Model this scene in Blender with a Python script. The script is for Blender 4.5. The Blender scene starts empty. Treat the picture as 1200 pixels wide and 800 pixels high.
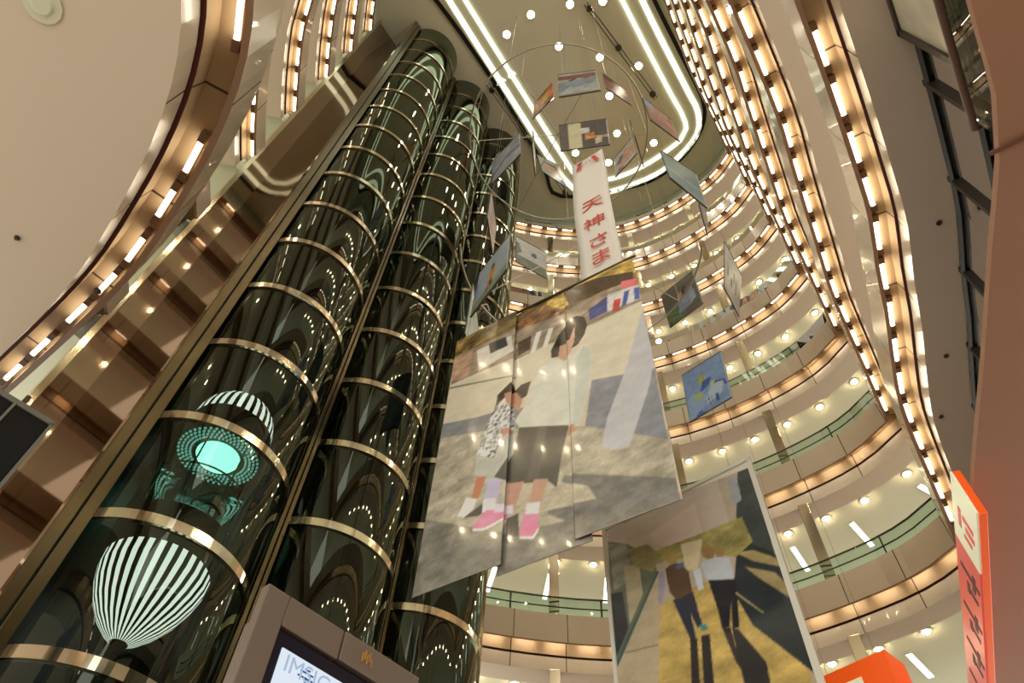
import bpy, bmesh, math, random
import numpy as np
from mathutils import Vector, Matrix
random.seed(7)
rng = np.random.RandomState(5)
scene = bpy.context.scene
COL = scene.collection
EYE = 1.5                                  # eye height above the floor; everything below is written relative to the eye

ART1 = [[[[0.291,-1.13],[-3.048,15.609],[6.116,6.075],[4.444,-2.254]],[196,184,160],0.05],[[[-0.24,7.303],[1.683,7.296],[4.668,6.958],[4.609,5.65],[3.688,5.961],[2.887,5.908],[1.723,6.301],[0.076,6.406]],[126,100,40],0.35],[[[3.553,7.054],[4.627,6.774],[4.603,6.226],[3.812,6.322],[3.141,6.223],[2.477,6.436],[2.477,6.918]],[196,158,50],0.3],[[[2.91,6.903],[3.74,6.737],[4.533,6.29],[4.499,5.98],[3.798,6.131],[3.059,6.225]],[70,50,35],0.15],[[[1.701,6.857],[2.477,6.778],[2.894,6.228],[2.477,6.041],[1.746,6.284]],[150,100,50],0.35],[[[-0.002,6.461],[1.72,6.369],[2.891,6.099],[3.698,6.117],[4.611,5.978],[4.6,5.125],[3.632,5.132],[2.774,5.257],[1.743,5.298],[0.132,5.451]],[150,130,110],0.18],[[[0.059,6.353],[0.62,6.342],[0.571,5.514],[0.124,5.515]],[180,140,110],0.15],[[[0.719,6.271],[1.619,6.186],[1.712,5.558],[0.841,5.451]],[200,195,185],0.05],[[[1.034,6.299],[1.485,6.222],[1.548,5.86],[1.112,5.864]],[60,60,60],0.05],[[[1.761,5.889],[2.101,5.886],[2.07,5.419],[1.781,5.389]],[80,60,50],0.1],[[[2.226,5.916],[2.352,5.883],[2.196,5.21],[2.074,5.239]],[215,210,200],0.05],[[[2.518,5.818],[2.64,5.786],[2.476,5.182],[2.357,5.211]],[215,210,200],0.05],[[[3.917,5.896],[4.62,5.738],[4.59,5.194],[3.869,5.304]],[200,195,195],0.1],[[[3.475,5.687],[3.912,5.835],[3.869,5.304],[3.492,5.303]],[60,70,130],0.15],[[[4.248,6.139],[4.574,5.979],[4.563,5.724],[4.221,5.862]],[220,90,100],0.1],[[[4.281,5.711],[4.39,5.681],[4.268,5.22],[4.178,5.234]],[60,80,160],0.1],[[[4.482,5.665],[4.606,5.621],[4.558,5.222],[4.453,5.249]],[70,90,170],0.1],[[[4.044,5.594],[4.189,5.535],[4.116,5.163],[3.974,5.219]],[190,50,50],0.1],[[[0.108,5.467],[1.743,5.298],[2.773,5.199],[3.628,5.076],[4.593,5.07],[4.551,3.088],[3.448,3.402],[2.128,2.902],[0.082,3.693]],[206,195,172],0.03],[[[0.096,5.388],[1.768,4.716],[1.77,4.674],[0.105,5.325]],[120,110,95],0.03],[[[0.062,4.245],[0.942,3.934],[1.733,3.758],[2.476,3.496],[2.476,2.814],[1.594,2.871],[0.104,3.681]],[128,128,132],0.08],[[[3.418,3.469],[4.573,3.027],[4.547,1.819],[4.557,1.259],[3.401,1.698],[3.225,2.385]],[130,132,142],0.08],[[[0.084,3.812],[1.757,3.225],[3.287,2.35],[4.57,1.341],[4.537,0.113],[3.284,-0.04],[1.754,0.153],[0.02,0.229]],[170,160,140],0.14],[[[2.787,1.552],[4.543,0.597],[4.559,0.103],[3.298,0.171],[2.476,0.917]],[122,118,114],0.12],[[[0.078,1.796],[1.714,0.835],[3.323,0.539],[4.564,0.13],[3.279,-0.108],[0.02,0.229]],[128,122,112],0.14],[[[1.099,2.292],[2.151,1.868],[3.215,1.078],[3.338,0.771],[2.17,1.053]],[188,176,152],0.1],[[[4.566,4.854],[4.618,4.581],[4.634,3.46],[4.438,2.711],[3.941,1.52],[3.717,1.586],[3.482,1.787],[3.632,2.356],[4.095,3.4]],[182,180,188],0.03],[[[3.022,5.705],[3.181,5.704],[3.369,5.523],[3.42,5.209],[3.351,4.939],[3.198,4.712],[3.077,4.688],[2.858,4.652],[2.585,4.762],[2.567,5.001],[2.751,5.424]],[32,26,26],0.03],[[[3.15,5.419],[3.129,4.875],[3.005,4.547],[2.854,4.49],[2.725,4.663],[2.77,5.026],[2.973,5.375]],[196,150,125],0.04],[[[2.959,5.599],[3.194,5.538],[3.02,5.014],[2.789,5.012]],[40,30,28],0.03],[[[2.592,4.702],[2.854,4.464],[3.094,4.43],[3.288,4.646],[3.459,4.438],[3.456,4.094],[3.328,3.221],[3.117,2.468],[2.928,2.64],[1.887,3.173],[1.786,3.416],[2.016,3.731],[2.182,4.281],[2.36,4.684]],[202,202,190],0.03],[[[3.144,4.313],[3.303,4.58],[3.44,4.425],[3.436,4.056],[3.321,3.249],[3.118,2.488],[2.991,2.582],[3.071,3.361]],[186,190,182],0.03],[[[2.878,2.626],[3.024,2.564],[3.032,2.371],[2.872,2.42]],[190,130,100],0.03],[[[1.696,4.547],[1.79,4.198],[1.559,4.138],[1.372,4.001],[1.39,4.321],[1.542,4.434]],[45,33,28],0.03],[[[2.113,4.353],[2.028,3.971],[1.839,3.939],[1.766,4.29],[1.899,4.388]],[55,45,42],0.03],[[[1.551,4.271],[1.789,4.224],[1.935,3.904],[1.87,3.626],[1.608,3.957]],[180,125,95],0.03],[[[1.368,4.053],[1.728,3.858],[1.815,3.169],[1.567,3.017],[1.432,2.595],[1.037,2.843],[1.194,3.523]],[205,205,208],0.0],[[[1.552,3.273],[1.76,3.178],[1.733,2.969],[1.566,3.04]],[185,125,100],0.03],[[[1.049,2.816],[1.434,2.573],[1.584,3.053],[1.8,3.087],[1.789,2.553],[1.556,2.067],[1.215,2.195],[1.034,2.405]],[176,176,170],0.05],[[[1.887,3.173],[1.789,2.553],[1.467,2.111],[1.857,1.805],[2.476,1.596],[2.645,1.369],[2.75,2.043],[2.895,2.659]],[84,78,72],0.05],[[[2.302,2.957],[2.476,2.879],[2.316,1.693],[2.072,1.775]],[96,90,84],0.03],[[[1.719,1.891],[2.039,1.792],[1.88,1.286],[1.715,1.361]],[188,140,120],0.03],[[[2.219,1.741],[2.491,1.625],[2.339,1.079],[2.136,1.17]],[192,146,124],0.03],[[[1.099,2.292],[1.302,2.212],[1.186,1.748],[1.039,1.835]],[188,120,80],0.03],[[[1.325,2.141],[1.629,1.993],[1.581,1.422],[1.306,1.546]],[180,172,205],0.03],[[[1.104,1.528],[1.267,1.6],[1.382,1.44],[1.221,1.369],[0.924,1.464]],[85,80,75],0.05],[[[1.728,1.147],[1.949,1.151],[1.981,0.723],[1.752,0.706]],[80,74,74],0.05],[[[0.926,1.906],[1.15,1.765],[1.117,1.577],[0.924,1.464],[0.792,1.558]],[222,220,220],0.02],[[[1.293,1.699],[1.535,1.624],[1.555,1.327],[1.284,1.413]],[210,208,215],0.02],[[[1.72,1.289],[1.73,1.094],[1.366,1.031],[1.13,1.114],[1.148,1.261],[1.383,1.422]],[224,120,160],0.08],[[[2.074,1.164],[2.308,1.093],[2.328,0.688],[2.226,0.557],[1.999,0.652],[1.979,0.789]],[224,120,160],0.08],[[[2.102,1.29],[2.353,1.209],[2.324,0.984],[2.077,1.078]],[215,205,225],0.02],[[[1.545,1.474],[1.844,1.373],[1.852,1.195],[1.524,1.306]],[205,195,225],0.03],[[[1.126,1.15],[1.363,1.066],[1.729,1.129],[1.731,1.077],[1.368,1.014],[1.149,1.089]],[235,225,230],0.02],[[[1.983,0.69],[2.226,0.589],[2.327,0.721],[2.328,0.672],[2.241,0.535],[2.0,0.635]],[235,225,230],0.02]]
ART2 = [[[[-0.407,0.173],[0.001,5.756],[2.991,3.841],[3.225,-0.755]],[214,205,188],0.02],[[[0.072,3.748],[1.397,3.79],[2.697,3.655],[2.693,0.265],[2.39,-0.542],[-0.142,0.105]],[176,160,140],0.04],[[[0.072,3.748],[1.397,3.79],[2.141,3.706],[2.163,2.971],[2.138,2.675],[0.851,2.949],[0.061,3.494]],[190,174,160],0.03],[[[0.853,3.324],[1.7,3.494],[1.723,2.885],[1.327,2.823],[0.872,3.097]],[205,185,175],0.02],[[[0.055,3.554],[0.427,3.315],[0.836,2.851],[0.871,2.583],[0.645,2.201],[0.001,1.393]],[96,104,86],0.1],[[[0.061,3.494],[0.402,3.327],[0.457,2.669],[0.086,2.582]],[128,130,110],0.2],[[[0.306,2.942],[0.584,2.866],[0.587,2.319],[0.308,1.925]],[170,160,125],0.08],[[[0.031,2.555],[0.234,2.518],[0.275,1.893],[-0.001,1.476]],[42,52,50],0.08],[[[0.921,2.585],[0.657,2.289],[-0.002,1.414],[-0.134,0.103],[0.511,-0.062],[0.891,1.655],[0.87,2.106]],[178,160,128],0.06],[[[0.005,1.433],[0.875,2.606],[0.903,2.568],[0.042,1.379]],[60,90,85],0.04],[[[0.835,2.03],[1.189,2.063],[1.557,2.087],[2.051,1.959],[2.314,1.261],[2.641,0.414],[2.419,-0.549],[0.492,-0.057]],[186,156,76],0.14],[[[2.205,2.493],[2.574,2.335],[2.674,2.032],[2.735,1.448],[2.692,0.364],[2.109,1.224],[1.965,1.777]],[40,48,54],0.08],[[[2.143,2.331],[2.384,2.262],[2.68,1.984],[2.681,1.851],[2.341,2.098]],[170,150,90],0.1],[[[2.206,2.069],[2.588,1.806],[2.706,1.542],[2.662,1.397],[2.351,1.826]],[160,140,90],0.1],[[[2.497,3.671],[2.705,3.65],[2.667,2.08],[2.406,2.346],[2.285,2.906]],[58,66,66],0.1],[[[2.313,3.605],[2.464,3.632],[2.435,3.143],[2.29,3.115]],[150,155,160],0.05],[[[0.803,2.971],[1.583,2.903],[2.365,2.864],[2.418,2.388],[2.127,2.268],[1.656,2.564],[0.916,2.712]],[150,138,70],0.2],[[[0.416,3.211],[0.776,3.144],[0.984,2.833],[0.802,2.614],[0.48,2.862]],[140,132,80],0.15],[[[1.335,2.87],[1.703,2.792],[1.509,2.294],[1.347,2.415]],[208,192,150],0.05],[[[1.016,2.567],[1.145,2.616],[1.277,2.545],[1.382,2.352],[1.375,2.03],[1.159,1.896],[1.024,2.18]],[92,66,44],0.05],[[[1.08,2.813],[1.182,2.831],[1.25,2.717],[1.218,2.592],[1.104,2.6],[1.061,2.695]],[168,140,76],0.05],[[[0.903,2.568],[0.996,2.536],[0.967,2.298],[0.864,2.008],[0.813,2.107]],[150,140,165],0.04],[[[1.18,2.541],[1.327,2.561],[1.321,2.476],[1.215,2.466]],[80,100,140],0.04],[[[1.054,2.029],[1.178,2.0],[1.387,2.024],[1.425,1.49],[1.352,1.469],[1.286,1.735],[1.299,1.334],[1.215,1.365]],[42,46,66],0.04],[[[1.371,1.503],[1.466,1.482],[1.501,1.411],[1.421,1.393]],[60,130,140],0.04],[[[1.598,2.396],[1.721,2.435],[2.009,2.323],[2.045,2.143],[2.008,1.956],[1.885,1.979],[1.646,2.085],[1.592,2.257]],[176,182,192],0.05],[[[1.649,2.642],[1.746,2.659],[1.832,2.568],[1.808,2.418],[1.717,2.418],[1.636,2.514]],[150,110,56],0.08],[[[1.855,2.527],[1.926,2.542],[1.977,2.41],[1.938,2.357],[1.849,2.399]],[160,118,60],0.08],[[[1.446,2.323],[1.564,2.34],[1.56,1.995],[1.472,1.997]],[196,202,215],0.03],[[[1.647,2.093],[2.046,1.939],[1.926,1.255],[1.836,1.282],[1.906,1.673],[1.795,1.314],[1.695,1.344],[1.687,1.679]],[36,36,42],0.03],[[[1.215,1.365],[1.315,1.328],[1.109,-0.215],[0.974,-0.18]],[46,42,44],0.04],[[[1.382,1.343],[1.502,1.318],[1.317,-0.268],[1.151,-0.225]],[46,42,44],0.04],[[[1.695,1.344],[1.808,1.301],[1.847,0.666],[1.775,0.835]],[52,46,44],0.04],[[[1.827,1.294],[1.912,1.229],[2.157,0.702],[2.064,-0.459],[1.816,-0.395]],[42,40,46],0.04],[[[0.178,1.539],[0.725,1.465],[0.722,1.45],[0.176,1.523]],[120,100,80],0.02],[[[2.003,1.761],[2.294,1.328],[2.282,1.313],[1.987,1.733]],[170,150,90],0.04]]
PANELS = [["P1",[-6.31,9.07,34.49],[-4.86,8.68,34.49],2.43,[-6.26,9.08],[-4.93,8.66]],["P2",[-3.51,6.64,25.88],[-2.13,7.23,25.88],2.6,[-3.48,6.54],[-2.14,7.17]],["P3",[-2.47,9.26,33.09],[-1.84,10.62,33.09],2.53,[-2.47,9.28],[-1.91,10.59]],["P4",[-2.25,11.21,31.0],[-2.56,12.68,31.0],2.3,[-2.25,11.21],[-2.56,12.68]],["P5",[-3.94,12.61,31.44],[-2.53,12.1,31.44],2.15,[-3.79,12.6],[-2.61,12.13]],["P6",[-7.2,11.47,34.12],[-6.62,12.86,34.12],2.6,[-7.52,11.36],[-6.84,12.52]],["P7",[-6.73,9.78,33.0],[-7.41,11.12,33.0],2.3,[-6.73,9.78],[-7.41,11.12]],["P8",[-3.63,6.79,20.99],[-2.26,7.41,20.99],2.38,[-3.64,6.78],[-2.2,7.43]],["P9",[-1.17,9.49,27.03],[-0.59,10.88,27.03],2.6,[-1.13,9.43],[-0.56,10.86]],["P10",[-1.1,8.47,19.1],[-0.6,9.88,19.1],2.29,[-1.09,8.53],[-0.48,9.82]],["P11",[-1.09,13.84,27.36],[-1.37,15.31,27.36],2.6,[-0.69,13.7],[-0.93,15.31]],["P12",[-6.66,7.27,23.25],[-5.21,6.88,23.25],2.05,[-6.76,7.19],[-5.28,6.82]],["P13",[-7.25,7.97,22.5],[-7.92,9.31,22.5],2.3,[-7.25,7.97],[-7.92,9.31]],["P14",[-5.92,6.46,13.16],[-4.55,5.86,13.16],2.05,[-5.9,6.52],[-4.67,6.02]],["P15",[-8.1,10.94,24.81],[-7.46,12.29,24.81],2.2,[-8.15,10.93],[-7.48,12.25]],["P16",[-6.44,6.94,13.5],[-7.17,8.25,13.5],2.3,[-6.44,6.94],[-7.17,8.25]],["P17",[-3.75,14.78,21.57],[-2.29,14.43,21.57],2.26,[-3.8,14.79],[-2.26,14.4]],["P18",[-1.51,15.35,23.26],[-1.56,16.85,23.26],2.6,[-0.82,15.07],[-0.86,16.9]],["P19",[-3.82,14.52,16.21],[-2.35,14.25,16.21],2.24,[-3.7,14.54],[-2.22,14.28]]]
EXPO = 0.8
WORLD_C = (0.97, 0.96, 0.85, 1)
WORLD_S = 1.3


# ------------------------------------------------------------------ helpers
def lin(c):
    r = []
    for v in c[:3]:
        v = v / 255.0
        r.append(v / 12.92 if v <= 0.04045 else ((v + 0.055) / 1.055) ** 2.4)
    return (r[0], r[1], r[2], 1.0)

def mat(name, rgb, rough=0.5, metal=0.0, emit=None, es=0.0, spec=0.5, noise=None, coat=0.0):
    m = bpy.data.materials.new(name)
    m.use_nodes = True
    nt = m.node_tree
    b = nt.nodes['Principled BSDF']
    b.inputs['Base Color'].default_value = lin(rgb)
    b.inputs['Roughness'].default_value = rough
    b.inputs['Metallic'].default_value = metal
    b.inputs['Specular IOR Level'].default_value = spec
    b.inputs['Coat Weight'].default_value = coat
    if emit is not None:
        b.inputs['Emission Color'].default_value = lin(emit)
        b.inputs['Emission Strength'].default_value = es
    if noise:
        n = nt.nodes.new('ShaderNodeTexNoise')
        n.inputs['Scale'].default_value = noise[0]
        r = nt.nodes.new('ShaderNodeMapRange')
        r.inputs['To Min'].default_value = 1 - noise[1]
        r.inputs['To Max'].default_value = 1 + noise[1]
        tc = nt.nodes.new('ShaderNodeTexCoord')
        nt.links.new(tc.outputs['Object'], n.inputs['Vector'])
        nt.links.new(n.outputs['Fac'], r.inputs['Value'])
        mx = nt.nodes.new('ShaderNodeMix'); mx.data_type = 'RGBA'; mx.blend_type = 'MULTIPLY'
        mx.inputs[0].default_value = 1.0
        mx.inputs[6].default_value = lin(rgb)
        nt.links.new(r.outputs['Result'], mx.inputs[7])
        nt.links.new(mx.outputs[2], b.inputs['Base Color'])
    return m

def seam_mat(name, rgb, dark, rough, period, metal=0.0, spec=0.5, width=0.02, coat=0.0):
    """panel cladding with dark joints every `period` metres along the run (UV.x is metres)"""
    m = mat(name, rgb, rough, metal, spec=spec, coat=coat)
    nt = m.node_tree; b = nt.nodes['Principled BSDF']
    uv = nt.nodes.new('ShaderNodeUVMap')
    sp = nt.nodes.new('ShaderNodeSeparateXYZ')
    nt.links.new(uv.outputs['UV'], sp.inputs[0])
    md = nt.nodes.new('ShaderNodeMath'); md.operation = 'PINGPONG'; md.inputs[1].default_value = period / 2
    nt.links.new(sp.outputs['X'], md.inputs[0])
    lt = nt.nodes.new('ShaderNodeMath'); lt.operation = 'LESS_THAN'; lt.inputs[1].default_value = width / 2
    nt.links.new(md.outputs[0], lt.inputs[0])
    mx = nt.nodes.new('ShaderNodeMix'); mx.data_type = 'RGBA'
    nt.links.new(lt.outputs[0], mx.inputs[0])
    mx.inputs[6].default_value = lin(rgb); mx.inputs[7].default_value = lin(dark)
    nt.links.new(mx.outputs[2], b.inputs['Base Color'])
    return m

def emis(name, rgb, s):
    m = bpy.data.materials.new(name); m.use_nodes = True
    nt = m.node_tree; nt.nodes.clear()
    e = nt.nodes.new('ShaderNodeEmission'); o = nt.nodes.new('ShaderNodeOutputMaterial')
    e.inputs[0].default_value = lin(rgb); e.inputs[1].default_value = s
    nt.links.new(e.outputs[0], o.inputs[0])
    return m

def glass(name, tint, gloss, fres=1.5, rough=0.02, rim=(255, 255, 255)):
    """thin pane: tinted see-through plus a mirror reflection growing towards grazing"""
    m = bpy.data.materials.new(name); m.use_nodes = True
    nt = m.node_tree; nt.nodes.clear()
    t = nt.nodes.new('ShaderNodeBsdfTransparent'); t.inputs[0].default_value = lin(tint)
    g = nt.nodes.new('ShaderNodeBsdfGlossy'); g.inputs[0].default_value = lin(rim); g.inputs[1].default_value = rough
    f = nt.nodes.new('ShaderNodeFresnel'); f.inputs[0].default_value = fres
    a = nt.nodes.new('ShaderNodeMath'); a.operation = 'ADD'; a.inputs[1].default_value = gloss; a.use_clamp = True
    mx = nt.nodes.new('ShaderNodeMixShader'); o = nt.nodes.new('ShaderNodeOutputMaterial')
    nt.links.new(f.outputs[0], a.inputs[0]); nt.links.new(a.outputs[0], mx.inputs[0])
    nt.links.new(t.outputs[0], mx.inputs[1]); nt.links.new(g.outputs[0], mx.inputs[2])
    nt.links.new(mx.outputs[0], o.inputs[0])
    return m

def art_mat(name, rough=0.25, spec=0.5, coat=0.0):
    m = bpy.data.materials.new(name); m.use_nodes = True
    nt = m.node_tree; b = nt.nodes['Principled BSDF']
    a = nt.nodes.new('ShaderNodeVertexColor'); a.layer_name = 'print'
    nt.links.new(a.outputs[0], b.inputs['Base Color'])
    b.inputs['Roughness'].default_value = rough
    b.inputs['Specular IOR Level'].default_value = spec
    b.inputs['Coat Weight'].default_value = coat
    b.inputs['Coat Roughness'].default_value = 0.05
    return m

class MB:
    """collects shapes in room coordinates; build() links them as one mesh object, stored relative to its parent"""
    def __init__(s):
        s.v = []; s.f = []; s.mi = []; s.uv = []
    def face(s, pts, mi=0, uvs=None):
        n = len(s.v); s.v += [tuple(p) for p in pts]
        s.f.append(tuple(range(n, n + len(pts)))); s.mi.append(mi); s.uv.append(uvs)
    def box(s, lo, hi, mi=0, M=None):
        x0, y0, z0 = lo; x1, y1, z1 = hi
        c = [(x0,y0,z0),(x1,y0,z0),(x1,y1,z0),(x0,y1,z0),(x0,y0,z1),(x1,y0,z1),(x1,y1,z1),(x0,y1,z1)]
        if M is not None: c = [tuple(M @ Vector(p)) for p in c]
        n = len(s.v); s.v += c
        for q in ((0,3,2,1),(4,5,6,7),(0,1,5,4),(1,2,6,5),(2,3,7,6),(3,0,4,7)):
            s.f.append(tuple(n + i for i in q)); s.mi.append(mi); s.uv.append(None)
    def tube(s, pts, r, seg=8, mi=0, closed=False, cap=True):
        pts = [Vector(p) for p in pts]; n0 = len(s.v); N = len(pts)
        for i, p in enumerate(pts):
            a = pts[i - 1] if (i > 0 or closed) else p
            b = pts[(i + 1) % N] if (i < N - 1 or closed) else p
            t = (b - a).normalized()
            up = Vector((0, 0, 1)) if abs(t.z) < 0.9 else Vector((1, 0, 0))
            e1 = t.cross(up).normalized(); e2 = t.cross(e1)
            for k in range(seg):
                w = 2 * math.pi * k / seg
                s.v.append(tuple(p + e1 * (r * math.cos(w)) + e2 * (r * math.sin(w))))
        for i in range(N if closed else N - 1):
            for k in range(seg):
                a = n0 + i * seg; b = n0 + ((i + 1) % N) * seg
                s.f.append((a + k, a + (k + 1) % seg, b + (k + 1) % seg, b + k)); s.mi.append(mi); s.uv.append(None)
        if cap and not closed:
            s.f.append(tuple(n0 + k for k in range(seg))); s.mi.append(mi); s.uv.append(None)
            s.f.append(tuple(n0 + (N - 1) * seg + k for k in reversed(range(seg)))); s.mi.append(mi); s.uv.append(None)
    def lathe(s, c, prof, seg=48, a0=0.0, a1=2 * math.pi, mi=0, mfun=None):
        full = abs(a1 - a0 - 2 * math.pi) < 1e-6
        n0 = len(s.v); K = seg if full else seg + 1
        for (r, z) in prof:
            for k in range(K):
                w = a0 + (a1 - a0) * k / seg
                s.v.append((c[0] + r * math.cos(w), c[1] + r * math.sin(w), c[2] + z))
        for j in range(len(prof) - 1):
            for k in range(seg):
                k2 = (k + 1) % K if full else k + 1
                s.f.append((n0 + j * K + k, n0 + j * K + k2, n0 + (j + 1) * K + k2, n0 + (j + 1) * K + k))
                s.mi.append(mfun(k, j) if mfun else mi); s.uv.append(None)
    def build(s, name, mats, parent=None, smooth=False, bevel=0.0):
        me = bpy.data.meshes.new(name)
        off = parent_world(parent)
        me.from_pydata([(x - off[0], y - off[1], z - off[2]) for x, y, z in s.v], [], s.f)
        ms = mats if isinstance(mats, (list, tuple)) else [mats]
        for m in ms: me.materials.append(m)
        for p, i in zip(me.polygons, s.mi):
            p.material_index = i
        if any(u is not None for u in s.uv):
            ul = me.uv_layers.new(name='UVMap')
            for p, u in zip(me.polygons, s.uv):
                if u:
                    for li, q in zip(p.loop_indices, u): ul.data[li].uv = q
        if smooth:
            for p in me.polygons: p.use_smooth = True
        me.update()
        o = bpy.data.objects.new(name, me)
        COL.objects.link(o)
        if parent is not None: o.parent = parent
        if smooth:
            md = o.modifiers.new('edges', 'EDGE_SPLIT'); md.split_angle = math.radians(40)
        if bevel:
            bm_ = o.modifiers.new('bevel', 'BEVEL'); bm_.width = bevel; bm_.segments = 2; bm_.limit_method = 'ANGLE'
        return o

def parent_world(p):
    x = y = z = 0.0
    while p is not None:
        x += p.location.x; y += p.location.y; z += p.location.z; p = p.parent
    return (x, y, z)

def tag(o, label=None, cat=None, group=None, kind=None):
    if label: o['label'] = label
    if cat: o['category'] = cat
    if group: o['group'] = group
    if kind: o['kind'] = kind
    return o

def thing(name, loc, label, cat, group=None):
    o = bpy.data.objects.new(name, None); COL.objects.link(o); o.location = loc
    o.empty_display_size = 0.2
    return tag(o, label, cat, group)

def copy_tree(o, parent=None):
    c = o.copy(); COL.objects.link(c); c.parent = parent
    for ch in list(o.children):
        copy_tree(ch, c)
    return c

def catmull(P, step=0.35, closed=False):
    P = [np.array(p, float) for p in P]
    n = len(P); out = []
    rngi = range(n if closed else n - 1)
    for i in rngi:
        p0 = P[i - 1] if (i > 0 or closed) else 2 * P[0] - P[1]
        p1 = P[i]; p2 = P[(i + 1) % n]
        p3 = P[(i + 2) % n] if (i + 2 < n or closed) else 2 * P[-1] - P[-2]
        k = max(1, int(np.linalg.norm(p2 - p1) / step))
        for j in range(k):
            t = j / k
            out.append(0.5 * ((2*p1) + (-p0+p2)*t + (2*p0-5*p1+4*p2-p3)*t*t + (-p0+3*p1-3*p2+p3)*t**3))
    if not closed: out.append(P[-1])
    return out

def normals(path, closed=False):
    """unit normals to the right of the run, mitred"""
    n = len(path); seg = []
    for i in range(n if closed else n - 1):
        d = path[(i + 1) % n] - path[i]; d = d / (np.linalg.norm(d) + 1e-9)
        seg.append(np.array([d[1], -d[0]]))
    out = []
    for i in range(n):
        if closed: a, b = seg[i - 1], seg[i]
        else: a, b = seg[max(0, i - 1)], seg[min(len(seg) - 1, i)]
        m = (a + b); m = m / (np.linalg.norm(m) + 1e-9)
        out.append(m / max(0.45, float(m @ a)))
    return out

def runlen(path):
    L = [0.0]
    for i in range(1, len(path)): L.append(L[-1] + float(np.linalg.norm(path[i] - path[i-1])))
    return L

def extrude(mb, path, nor, prof, mis, L):
    """sweep the profile [(offset, z)...] along the path"""
    for i in range(len(path) - 1):
        for j in range(len(prof) - 1):
            (o0, z0), (o1, z1) = prof[j], prof[j + 1]
            A = path[i] + nor[i] * o0; B = path[i+1] + nor[i+1] * o0
            Cc = path[i+1] + nor[i+1] * o1; D = path[i] + nor[i] * o1
            mb.face([(A[0],A[1],z0),(B[0],B[1],z0),(Cc[0],Cc[1],z1),(D[0],D[1],z1)], mis[j],
                    [(L[i], z0), (L[i+1], z0), (L[i+1], z1), (L[i], z1)])

# ------------------------------------------------------------------ materials
PARAPET = seam_mat('parapet_panel', (198, 178, 154), (70, 50, 40), 0.22, 1.5, spec=0.6, width=0.025, coat=0.3)
RECESS  = seam_mat('cove_recess', (184, 156, 120), (74, 52, 36), 0.5, 1.5, width=0.03)
LIP     = mat('lip_edge', (160, 128, 104), 0.4)
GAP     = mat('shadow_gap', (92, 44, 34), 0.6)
LOWER   = seam_mat('lower_panel', (206, 190, 168), (80, 60, 48), 0.25, 1.5, spec=0.6, width=0.025, coat=0.2)
SOFFIT  = mat('soffit_paint', (214, 196, 176), 0.8)
CEILP   = mat('ceiling_paint', (214, 212, 186), 0.8)
ROOFP   = mat('atrium_ceiling_paint', (238, 234, 208), 0.75)
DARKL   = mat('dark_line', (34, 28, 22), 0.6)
BLACKG  = mat('black_groove', (8, 8, 8), 0.5)
CREAM   = mat('gallery_wall_paint', (206, 196, 172), 0.8)
FLOORM  = mat('floor_stone', (150, 132, 112), 0.3, noise=(1.5, 0.15))
TEALW   = mat('teal_window', (110, 150, 138), 0.2)
BRONZE  = mat('bronze_cladding', (92, 82, 60), 0.22, metal=0.85)
MIRROR  = mat('bronze_mirror', (150, 128, 110), 0.03, metal=1.0)
PILLM   = mat('pillar_mirror', (206, 186, 160), 0.12, metal=0.9)
CHROME  = mat('chrome', (226, 214, 190), 0.1, metal=1.0)
STEEL   = mat('rail_steel', (90, 84, 74), 0.3, metal=0.9)
SHAFTB  = mat('hoistway_back', (20, 23, 21), 0.35)
BROWNM  = mat('brown_cladding', (166, 122, 98), 0.55, noise=(3, 0.04))
BROWND  = mat('dark_brown_cladding', (112, 72, 52), 0.5)
HANDR   = mat('brown_handrail', (92, 62, 50), 0.4)
TUBE    = emis('fluorescent_glow', (255, 243, 218), 8.0)
TUBEN   = emis('fluorescent_glow_near', (255, 244, 222), 6.0)
BULB    = emis('downlight_glow', (255, 232, 190), 120.0)
COLDB   = emis('cold_glow', (255, 244, 240), 4.2)
STRIPL  = emis('ceiling_strip_glow', (240, 250, 255), 3.5)
RINGL   = emis('ring_cove_glow', (232, 240, 208), 1.3)
SPOTL   = emis('roof_spot_glow', (255, 240, 214), 40.0)
SOCKET  = mat('socket', (120, 90, 64), 0.5)
SHGLASS = glass('smoked_shaft_glass', (84, 98, 90), 0.035, 1.5, 0.012, rim=(214, 224, 206))
PANE    = glass('railing_glass', (206, 226, 214), 0.02, 1.25, 0.01)
STORE   = glass('shopfront_glass', (90, 116, 100), 0.10, 1.5, 0.02)
ARTG    = art_mat('glossy_print', 0.16, 0.5, 0.35)
ARTM    = art_mat('card_print', 0.4, 0.4)
CLOTH   = mat('white_banner_cloth', (226, 218, 210), 0.7)
REDINK  = mat('red_ink', (206, 74, 60), 0.6)
CARDE   = mat('card_edge', (60, 56, 52), 0.6)

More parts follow.
